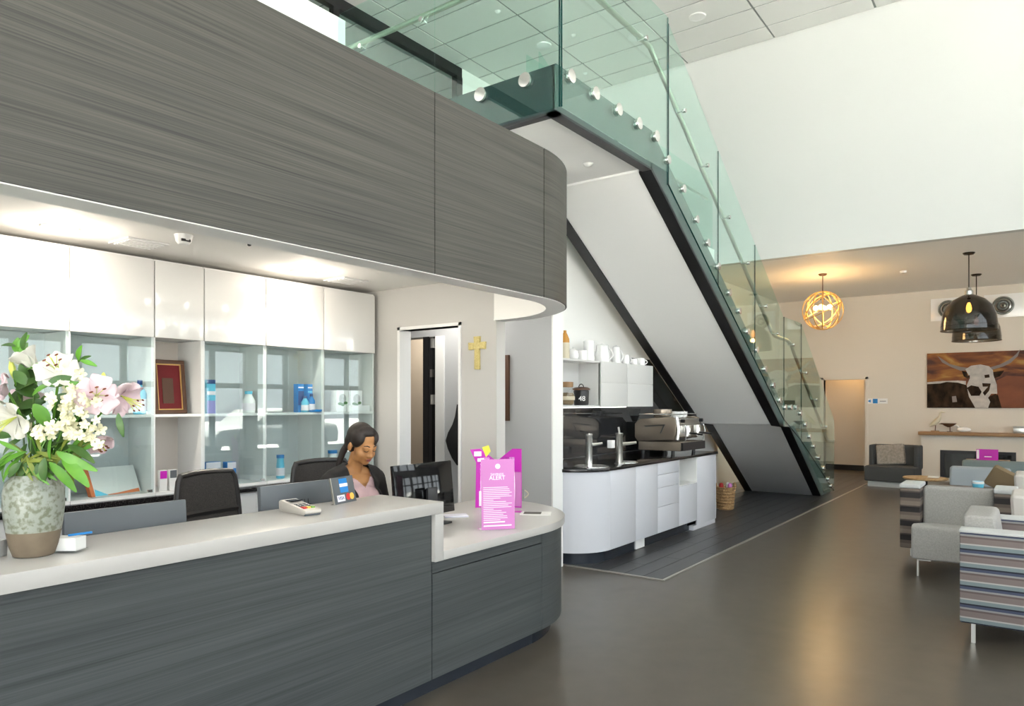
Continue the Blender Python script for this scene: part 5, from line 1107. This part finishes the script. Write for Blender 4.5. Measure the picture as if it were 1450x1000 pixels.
# folded magenta display card behind it
a = at(676, 719, Z=ZL_); t = thing('display_card', 'folded magenta card with notched top standing behind the pink leaflet', 'display card', (a.x + .05, a.y - .06, ZL_))
Ml = frame_mat(a, Vector((.80, -.60, 0)), (0, 0, 1))
part('panel', MB().prism([(-.015, 0), (.115, 0), (.15, .335), (.02, .43), (-.055, .425), (-.01, .33)], -.002, 0, M=Ml), 'magenta', t)
part('price_print', MB().box(-.025, .375, 0, .03, .41, .001, Ml), 'white_print', t); part('price_print', MB().box(.0, .335, 0, .05, .36, .001, Ml), 'white_print', t); part('note_print', MB().box(.012, .01, 0, .035, .12, .001, Ml), 'white_print', t)
part('yellow_tip', MB().prism([(.035, .44), (.085, .455), (.10, .41), (.065, .365)], 0, .0015, M=Ml), 'yellow_print', t)
e_ = Ml @ Vector((.145, 0, 0)); Mr2 = frame_mat(e_, Vector((.36, -.93, 0)), (0, 0, 1))
part('panel', MB().prism([(0, 0), (.19, 0), (.19, .43), (.12, .43), (0, .335)], -.002, 0, M=Mr2), 'magenta', t); part('pale_print', MB().box(.12, .01, 0, .185, .26, .001, Mr2), 'pink_print', t)
# mug, magazine, papers, pen
v = at(739, 706.5, Z=ZL_); x, y_ = v.x - .05, v.y - .02; 
t = thing('glass_mug', 'clear glass mug on the low counter behind the magenta card', 'mug', (x, y_, ZL_))
part('cup', MB().lathe([(.032, 0), (.035, .004), (.037, .085), (.034, .085), (.032, .008), (0, .006)], (x, y_, ZL_), 18), 'glass_clear', t); part('handle', MB().tube([(x + .593 * (.035 + .028 * math.sin(PI * k / 8)), y_ - .805 * (.035 + .028 * math.sin(PI * k / 8)), ZL_ + .015 + .06 * k / 8) for k in range(9)], .005, 6), 'cream_plastic', t)
a, b = at(742, 729, Z=ZL_), at(775, 726, Z=ZL_); c_ = (a + b) / 2
t = thing('magazine', 'open magazine with dark photo lying on the rounded counter end', 'magazine', (c_.x, c_.y, ZL_)); part('page', rbox(MB(), (c_.x, c_.y), (.85, .5), .21, .15, ZL_, ZL_ + .004), 'paper', t); part('photo', rbox(MB(), (c_.x - .01, c_.y + .02), (.85, .5), .12, .10, ZL_ + .004, ZL_ + .005), 'dark_print', t)
v = at(731, 725, Z=ZL_); solo('business_card', rbox(MB(), (v.x, v.y), (.6, -.8), .05, .085, ZL_ + .0, ZL_ + .004), 'magenta', 'small magenta card flat on the low counter', 'card')
v = at(642, 731, Z=ZL_); solo('writing_pad', rbox(MB(), (v.x, v.y - .02), (.75, -.65), .11, .16, ZL_, ZL_ + .010), 'visa_white', 'pale pad on the low counter beside the black monitor', 'pad', bevel=.002)
v = at(97, 781, Z=ZC); t = thing('card_holder', 'small clear holder of leaflets beside the flower vase', 'leaflet holder', (v.x, v.y, ZC)); part('tray', rbox(MB(), (v.x, v.y), (.593, -.805), .07, .10, ZC, ZC + .008), 'glass_clear', t); part('leaflets', rbox(MB(), (v.x, v.y), (.593, -.805), .06, .085, ZC + .008, ZC + .05), 'paper', t); part('pen', MB().tube([(v.x, v.y, ZC + .055), (v.x + .05, v.y - .06, ZC + .065)], .004, 6), 'blue_print', t)
v = at(2, 790, Z=ZC); t = thing('tissue_box', 'pale blue tissue box beside the flower vase', 'box', (v.x - .05, v.y + .05, ZC)); part('box', rbox(MB(), (v.x - .055, v.y + .05), (.593, -.805), .11, .13, ZC, ZC + .055), 'arm_pad', t, bevel=.003); part('tissue', MB().lathe([(.02, 0), (.03, .02), (.005, .04)], (v.x - .055, v.y + .05, ZC + .055), 9), 'ceramic', t)
# ================================================================== PRODUCTS ON THE SHELVES
ZS1, ZS0 = 1.438, .905
def sh(px, z, dy=.10): v = at(px, 600, Y=YB + dy); return v.x, v.y, z
def carton(px, z, w_, h, m, label, dy=.10, band_m=None, name='carton', d_=.06, extra=None, rot=0):
    x, y_, z = sh(px, z, dy); t = thing(name, label, 'box', (x, y_, z)); M = T(x, y_, z) @ Rz(rot)
    part('box', MB().box(-w_ / 2, -d_ / 2, 0, w_ / 2, d_ / 2, h, M), m, t, bevel=.0015)
    if band_m:
        for (z0, z1, mm) in band_m: part('print_band', MB().box(-w_ / 2 + .002, -d_ / 2 - .0012, h * z0, w_ / 2 - .002, -d_ / 2, h * z1, M), mm, t)
    return t, M
def bottle(px, z, r, h, m, capm, label, dy=.10, neck=.4):
    x, y_, z = sh(px, z, dy); t = thing('bottle', label, 'bottle', (x, y_, z))
    part('body', MB().lathe([(r * .9, 0), (r, .005), (r, h * (.80 - neck * .5)), (r * neck, h * .84), (r * neck, h * .86)], (x, y_, z), 16), m, t); part('cap', MB().lathe([(r * neck * 1.15, h * .86), (r * neck * 1.15, h), (0, h)], (x, y_, z), 14), capm, t)
    part('label', MB().lathe([(r * 1.01, h * .12), (r * 1.015, h * .15), (r * 1.015, h * .42), (r * 1.01, h * .45)], (x, y_, z), 16, cap=False), 'white_print', t)
    return t
bottle(198, ZS1, .042, .235, 'cyan_print', 'navy_print', 'tall pale blue glass bottle with navy cap behind the flowers', neck=.35)
x, y_, z = sh(207, ZS1); solo('perfume_jar', MB().lathe([(.012, 0), (.018, .005), (.018, .02), (.008, .03), (0, .03)], (x, y_ - .01, z), 12), 'ceramic', 'tiny white jar beside the tall pale blue bottle', 'jar')
# award
x, y_, z = sh(241, ZS1, .12); t = thing('framed_award', 'framed red velvet award with gold inner border leaning on the shelf', 'award', (x, y_, z)); M = T(x, y_, z) @ Rz(.12) @ Matrix.Rotation(-.10, 4, 'X')
w_, h = .125, .385
part('frame', MB().box(-w_, -.02, 0, w_, 0, .028, M).box(-w_, -.02, h - .028, w_, 0, h, M).box(-w_, -.02, .028, -w_ + .028, 0, h - .028, M).box(w_ - .028, -.02, .028, w_, 0, h - .028, M), 'wood_dark', t, bevel=.003)
part('gold_slip', MB().box(-w_ + .028, -.014, .028, w_ - .028, -.006, .036, M).box(-w_ + .028, -.014, h - .036, w_ - .028, -.006, h - .028, M).box(-w_ + .028, -.014, .036, -w_ + .036, -.006, h - .036, M).box(w_ - .036, -.014, .036, w_ - .028, -.006, h - .036, M), 'gold', t)
part('velvet', MB().box(-w_ + .03, -.009, .03, w_ - .03, -.003, h - .03, M), 'red_velvet', t); part('plaque', MB().box(-.055, -.012, .075, .03, -.009, .255, M), 'wood_dark', t)
carton(296, ZS1, .07, .25, 'cyan_print', 'tall carton fading from navy through pale blue to lilac', band_m=((.0, .38, 'lilac_print'), (.88, 1, 'navy_print'), (.55, .66, 'white_print')))
bottle(352, ZS1, .05, .17, 'ceramic', 'cyan_print', 'squat white bottle with blue cap on the upper shelf', neck=.5)
carton(423, ZS1, .058, .235, 'blue_print', 'blue carton with red shaded panel next to its twin', band_m=((.25, .75, 'navy_print'), (.85, .90, 'white_print')))
carton(436, ZS1, .050, .235, 'blue_print', 'narrow blue carton behind the small dark blue bottles', band_m=((.85, .90, 'white_print'), (.7, .75, 'cyan_print')))
bottle(432, ZS1, .034, .135, 'cyan_print', 'navy_print', 'small pale blue bottle in front of the blue cartons', dy=.05, neck=.4)
bottle(441, ZS1, .030, .155, 'blue_print', 'navy_print', 'small dark blue bottle in front of the blue cartons', dy=.05, neck=.4)
solo('soap_dish', MB().lathe([(.03, 0), (.05, .006), (.055, .022), (.05, .022), (.045, .01), (0, .008)], (*sh(447, ZS1, .04)[:2], ZS1), 16), 'blue_print', 'flat blue dish beside the small dark blue bottle', 'dish')
for k, pxk in enumerate((481, 501)):
    t, M = carton(pxk, ZS1, .135, .19, 'ceramic', ['white leaf print carton standing closer to the blue cartons', 'white leaf print carton standing closer to the partition'][k], dy=.16, d_=.08)
    part('disc_print', MB().cyl((0, -.041, .115), (0, -.0402, .115), .042, n=20, M=M), 'arm_pad', t); part('leaf_print', MB().ball((-.025, -.0405, .07), (.03, .001, .013), 10, 6, M).ball((.03, -.0405, .078), (.026, .001, .014), 10, 6, M).ball((0, -.0405, .06), (.02, .001, .012), 10, 6, M), 'green_leaf_print', t)
carton(508, ZS1, .20, .055, 'ceramic', 'long low white box in front of the leaf print cartons', dy=.07, d_=.07)
# lower level
x, y_, z = sh(168, ZS0, .10); t = thing('leaflet', 'large white folded leaflet with orange and blue foot', 'leaflet', (x, y_, z)); M = T(x, y_, z) @ Rz(.15) @ Matrix.Rotation(-.45, 4, 'X')
part('sheet', MB().box(-.16, -.004, 0, .16, 0, .20, M), 'paper', t); part('colour_foot', MB().prism([(-.15, .003), (.15, .003), (.15, .03), (.0, .012)], -.0055, -.004, 'y', M), 'orange_print', t); part('colour_foot', MB().prism([(-.16, .003), (-.07, .003), (-.15, .05)], -.0058, -.004, 'y', M), 'cyan_print', t); part('side_flap', MB().box(-.185, -.006, 0, -.16, .03, .20, M), 'orange_print', t)
for k, (pxk, mm) in enumerate(((230, 'magenta'), (244, 'plastic_grey'))): carton(pxk, ZS0, .052, .145, 'paper', ['small card with magenta heading in the open bay', 'small card with grey heading in the open bay'][k], dy=.04, d_=.03, band_m=((.60, .97, mm),), name='leaflet_card')
carton(299, ZS0, .12, .175, 'blue_print', 'blue and white box behind the empty task chair', dy=.10, band_m=((.72, .98, 'white_print'), (.3, .5, 'cyan_print')))
carton(325, ZS0, .075, .165, 'blue_print', 'narrow blue and white box near the empty task chair', dy=.10, band_m=((.7, .98, 'white_print'), (.35, .5, 'cyan_print')))
bottle(397, ZS0, .034, .19, 'cyan_print', 'blue_print', 'blue and white squeeze bottle on the lower shelf', neck=.8)
bottle(471, ZS0, .045, .20, 'ceramic', 'blue_print', 'white squeeze bottle with blue cap behind the receptionist', neck=.8)
# ================================================================== VASE AND FLOWERS
vx, vy = at(48, 786, Z=ZC)[:2]
PXM = 424.0
vt = thing('vase', 'tall mottled ceramic vase with bare clay foot on the high counter', 'vase', (vx, vy, ZC))
part('bare_foot', MB().lathe([(.055, 0), (.060, .003), (.072, .04), (.079, .082), (.0795, .084)], (vx, vy, ZC), 36), 'vase_bare', vt, label='unglazed tan clay foot')
part('glazed_body', MB().lathe([(.0795, .084), (.084, .11), (.089, .165), (.089, .21), (.082, .245), (.070, .262), (.068, .271), (.060, .271), (.058, .255), (.070, .235), (.074, .19), (.066, .10), (0, .092)], (vx, vy, ZC), 36, cap=False), 'vase_glaze', vt, label='pale glaze with grey green leaf mottling')
UX = Vector((sT, -cT, 0)); FW = Vector((cT, sT, 0)); UPV = Vector((0, 0, 1)); mouth = Vector((vx, vy, ZC + .271))
def fp_(px, py, dd=0.0):                       # dd towards the viewer
    p = mouth + UX * ((px - 48) / PXM) + UPV * ((672 - py) / PXM)
    return p + (Vector((0, 0, EYE)) - p).normalized() * dd
def leaf_mesh(L_, w_, bend, fold=.25, n=8):
    rows = []
    for i in range(n + 1):
        t_ = i / n; hw = w_ * math.sin(PI * min(1, t_ * .93 + .03)) ** .8 * .5; y_ = L_ * t_; z_ = -bend * t_ * t_ * L_
        rows.append([(-hw, y_, z_ + hw * fold), (0, y_, z_), (hw, y_, z_ + hw * fold)])
    return MB().rows(rows)
def orient(p, d, up=Vector((0, 0, 1)), roll=0):
    y_ = Vector(d).normalized(); z_ = (up - y_ * up.dot(y_)); z_ = z_.normalized() if z_.length > .05 else y_.orthogonal().normalized(); x_ = y_.cross(z_)
    M = Matrix((x_, y_, z_)).transposed().to_4x4(); M.translation = p
    return M @ Matrix.Rotation(roll, 4, 'Y')
def stem_path(p, r0=.02, ang=0.0, n=7):
    b = mouth + Vector((r0 * math.cos(ang), r0 * math.sin(ang), -.16)); c = mouth + Vector((r0 * 1.6 * math.cos(ang), r0 * 1.6 * math.sin(ang), .06))
    return [b * (1 - t_) ** 2 + c * 2 * t_ * (1 - t_) + p * t_ * t_ for t_ in [i / n for i in range(n + 1)]]
PET = {}
def petal(m, L_, w_, curl):
    k = (m, L_, w_, curl)
    if k not in PET:
        rows = []
        for i in range(10):
            t_ = i / 9; hw = w_ * .5 * math.sin(PI * min(1, .08 + t_ * .90)) ** .75
            ang = .35 + curl * t_ * t_; r_ = L_ * t_ * (1 - .12 * t_ * curl)
            y_ = r_ * math.cos(ang * (t_ - .15)); z_ = L_ * (.55 * t_ - .55 * curl * t_ ** 2.6)
            rows.append([(-hw, y_, z_ + hw * .35 + .004 * math.sin(9 * t_)), (-hw * .5, y_, z_ + hw * .08), (0, y_, z_ - hw * .05), (hw * .5, y_, z_ + hw * .08), (hw, y_, z_ + hw * .35 - .004 * math.sin(8 * t_))])
        me = MB().rows(rows).mesh('petal', smooth=60, solid=.0012); me.materials.append(MATS[m]); PET[k] = me
    return PET[k]
def lily(px, py, dd, face, m, L_, label, curl=1.0, open_=1.0, ang=0.0, w_=.055):
    p = fp_(px, py, dd); fdir = (UX * face[0] + UPV * face[1] - FW * face[2]).normalized()
    t = thing('lily', label, 'flower', p, 0); R_ = Vector((0, 0, 1)).rotation_difference(fdir).to_matrix().to_4x4()
    for k in range(6):
        o = bpy.data.objects.new('petal', petal(m, L_ * (1.0 if k % 2 else .94), w_ * (1.15 if k % 2 else .85), curl)); C.objects.link(o); o.parent = t
        o.matrix_local = R_ @ Rz(k * PI / 3 + ang) @ Matrix.Rotation((1 - open_) * .8, 4, 'X')
    s_ = MB(); an = MB()
    for k in range(6):
        a = k * PI / 3 + .5; e_ = Vector((.022 * math.cos(a) * open_, .022 * math.sin(a) * open_, L_ * .72)); s_.tube([(0, 0, 0), (e_.x * .4, e_.y * .4, e_.z * .6), tuple(e_)], .0012, 5)
        an.ball(tuple(e_), (.0065, .003, .003), 8, 5, Matrix.Rotation(0, 4, 'Z'))
    s_.tube([(0, 0, 0), (0, 0, L_ * .82)], .0018, 6)
    for nm, q, mm in (('stamens', s_, 'bud'), ('anthers', an, 'anther')):
        o = part(nm, q, mm, t, world=False); o.matrix_local = R_
    part('stem', MB().tube(stem_path(p, .03, ang), [.004] * 8, 6), 'leaf', t)
    return t
lily(84, 528, .06, (.25, .45, .8), 'petal_white', .115, 'big open white lily high in the vase', 1.05, ang=.2)
lily(50, 522, .02, (-.5, .75, .2), 'petal_white', .095, 'half open white lily pointing up beside the big white one', .4, .35, ang=.9)
lily(12, 556, .08, (-.75, .2, .6), 'petal_pink', .10, 'pink lily leaning out over the vase edge', .8, ang=.4)
lily(24, 590, .15, (-.30, -.45, .85), 'petal_white', .115, 'drooping white lily with long pink tinged petals', .9, ang=.1)
lily(136, 560, .08, (.55, .05, .75), 'petal_pink', .115, 'big open pink lily with dark anthers facing the room', 1.0, ang=.5)
lily(172, 560, .0, (.9, -.45, .2), 'petal_pink', .105, 'trailing pink lily at the outer edge of the bouquet', .9, ang=.2)
lily(138, 620, .02, (.6, -.7, .3), 'petal_pink', .07, 'small faded pink lily hanging under the big pink one', .6, .6, ang=.2)
lily(36, 570, -.05, (-.2, .3, -.5), 'petal_pink', .08, 'pink lily turned towards the wall behind the bouquet', .8, ang=.2)
# florets
fl = MB()
for k in range(5):
    a = 2 * PI * k / 5; M = Rz(a) @ Matrix.Rotation(.35, 4, 'X'); fl.add([(-.001, 0, 0), (-.0052, .008, .001), (-.0055, .0145, .002), (0, .0185, .001), (.0055, .0145, .002), (.0052, .008, .001), (.001, 0, 0), (0, .009, -.0015)], [(0, 1, 7), (1, 2, 7), (2, 3, 7), (3, 4, 7), (4, 5, 7), (5, 6, 7), (0, 7, 6)], M)
fl.ball((0, 0, .002), .0035, 6, 4)
flm = fl.mesh('floret', smooth=60); flm.materials.append(MATS['floret_cream'])
rg = random.Random(11)
for k, (px_, py_, dd, n, sx, sy, l) in enumerate(((108, 572, .13, 26, .075, .06, 'full cream blossom spray at the centre of the bouquet'), (118, 612, .12, 20, .065, .05, 'cream blossom spray hanging low towards the chair'), (74, 607, .14, 14, .055, .03, 'flat cream blossom spray just above the vase rim'), (118, 545, .03, 14, .05, .05, 'pale cream blossom spray behind the pink lily'))):
    p = fp_(px_, py_, dd); t = thing('blossom_spray', l, 'flower', p, 0); part('stem', MB().tube(stem_path(p, .02, k), .003, 5), 'leaf', t)
    for i in range(n):
        q = UX * (rg.gauss(0, .5) * sx) + UPV * (rg.gauss(0, .5) * sy) - FW * (rg.random() * .04); d = (UX * rg.uniform(-.7, .7) + UPV * rg.uniform(-.2, .8) - FW).normalized()
        o = bpy.data.objects.new('floret', flm); C.objects.link(o); o.parent = t; o.matrix_local = T(*q) @ Vector((0, 0, 1)).rotation_difference(d).to_matrix().to_4x4() @ Rz(rg.random() * 6) @ Matrix.Scale(rg.uniform(.9, 1.35), 4)
# leafy stems: list of (tip px, leaves[(px,py,angle deg in image,len,width,mat)])
LM = {}
def sprig(label, tip, leaves, dd=.0, ang=0.0, name='leafy_stem'):
    p = fp_(tip[0], tip[1], dd); t = thing(name, label, 'foliage', p, 0); part('stem', MB().tube(stem_path(p, .025, ang), .0028, 5), 'leaf_dark', t)
    for (lx, ly, a, L_, w_, mm) in leaves:
        key = (L_, w_, mm)
        if key not in LM: LM[key] = leaf_mesh(L_, w_, .35).mesh('leaf', smooth=60, solid=.0008); LM[key].materials.append(MATS[mm])
        q = fp_(lx, ly, dd + rg.uniform(.0, .03)); d = UX * math.cos(math.radians(a)) + UPV * math.sin(math.radians(a)) - FW * rg.uniform(-.1, .5)
        o = bpy.data.objects.new('leaf', LM[key]); C.objects.link(o); o.parent = t; o.matrix_local = T(*(-p)) @ orient(q, d, up=-FW + UPV * .7, roll=rg.uniform(-.4, .4))
    return t
sprig('leafy sprig rising highest over the vase', (28, 478), [(24, 500, 100, .055, .028, 'leaf'), (26, 492, 60, .05, .024, 'leaf'), (22, 490, 160, .045, .020, 'leaf_dark'), (32, 496, 75, .06, .022, 'leaf_dark'), (31, 505, 85, .05, .026, 'leaf'), (28, 515, -70, .05, .03, 'leaf_dark'), (36, 525, 40, .05, .026, 'leaf')], .03, 2)
sprig('leafy sprig standing clear beside the white lilies', (112, 508), [(112, 510, 88, .048, .026, 'leaf'), (114, 510, -10, .052, .018, 'leaf'), (112, 512, 40, .04, .018, 'leaf_dark'), (106, 512, -110, .045, .032, 'leaf')], .02, .3)
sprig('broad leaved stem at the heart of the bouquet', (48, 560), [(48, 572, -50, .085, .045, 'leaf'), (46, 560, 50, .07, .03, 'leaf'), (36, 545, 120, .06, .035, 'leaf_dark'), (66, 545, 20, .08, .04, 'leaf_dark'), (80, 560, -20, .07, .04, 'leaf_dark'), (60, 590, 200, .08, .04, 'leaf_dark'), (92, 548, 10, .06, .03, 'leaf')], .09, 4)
sprig('stem with long leaves drooping over the empty chair', (95, 640), [(80, 640, -25, .13, .032, 'leaf'), (88, 650, -32, .12, .038, 'leaf'), (70, 655, -38, .12, .03, 'leaf'), (96, 630, -20, .10, .028, 'leaf_dark'), (168, 585, -75, .075, .022, 'leaf_dark'), (64, 648, -95, .08, .03, 'leaf_dark')], .10, 1.2)
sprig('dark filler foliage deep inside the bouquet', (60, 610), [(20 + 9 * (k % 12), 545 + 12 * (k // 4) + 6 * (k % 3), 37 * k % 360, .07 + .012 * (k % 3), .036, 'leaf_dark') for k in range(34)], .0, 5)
sprig('feathery olive foliage spilling round the vase mouth', (80, 630), [(30 + 7 * (k % 13), 640 + 7 * (k % 4), -60 + 300 * (k % 13) / 13 * .55 if k % 2 else 150 - 10 * k, .085, .014, 'leaf_olive' if k % 3 else 'leaf') for k in range(34)], .06, 3.3)
sprig('green foliage hanging over the far rim of the vase', (10, 650), [(38 - 4 * k, 640 + 4 * (k % 4), 200 + 12 * (k % 4), .09, .024, 'leaf') for k in range(8)] + [(30 + 8 * k, 655 - 3 * (k % 3), -90 + 20 * (k % 5) - 40, .06, .026, 'leaf_dark') for k in range(8)], .07, 3)
for k, (a, b, l) in enumerate((((147, 552), (147, 527), 'slim yellow green lily bud rising over the pink lily'), ((20, 536), (15, 510), 'plump yellow green lily bud beside the tall sprig'))):
    p0, p1 = fp_(*a, .03), fp_(*b, .03); d = p1 - p0; t = thing('lily_bud', l, 'flower', p0, 0)
    part('bud', MB().tube([p0, p0 + d * .25, p0 + d * .6, p0 + d * .9, p1], [.004, .009, .011, .006, .002], 8), 'bud', t); part('stem', MB().tube(stem_path(p0, .02, k), .003, 5), 'leaf', t)
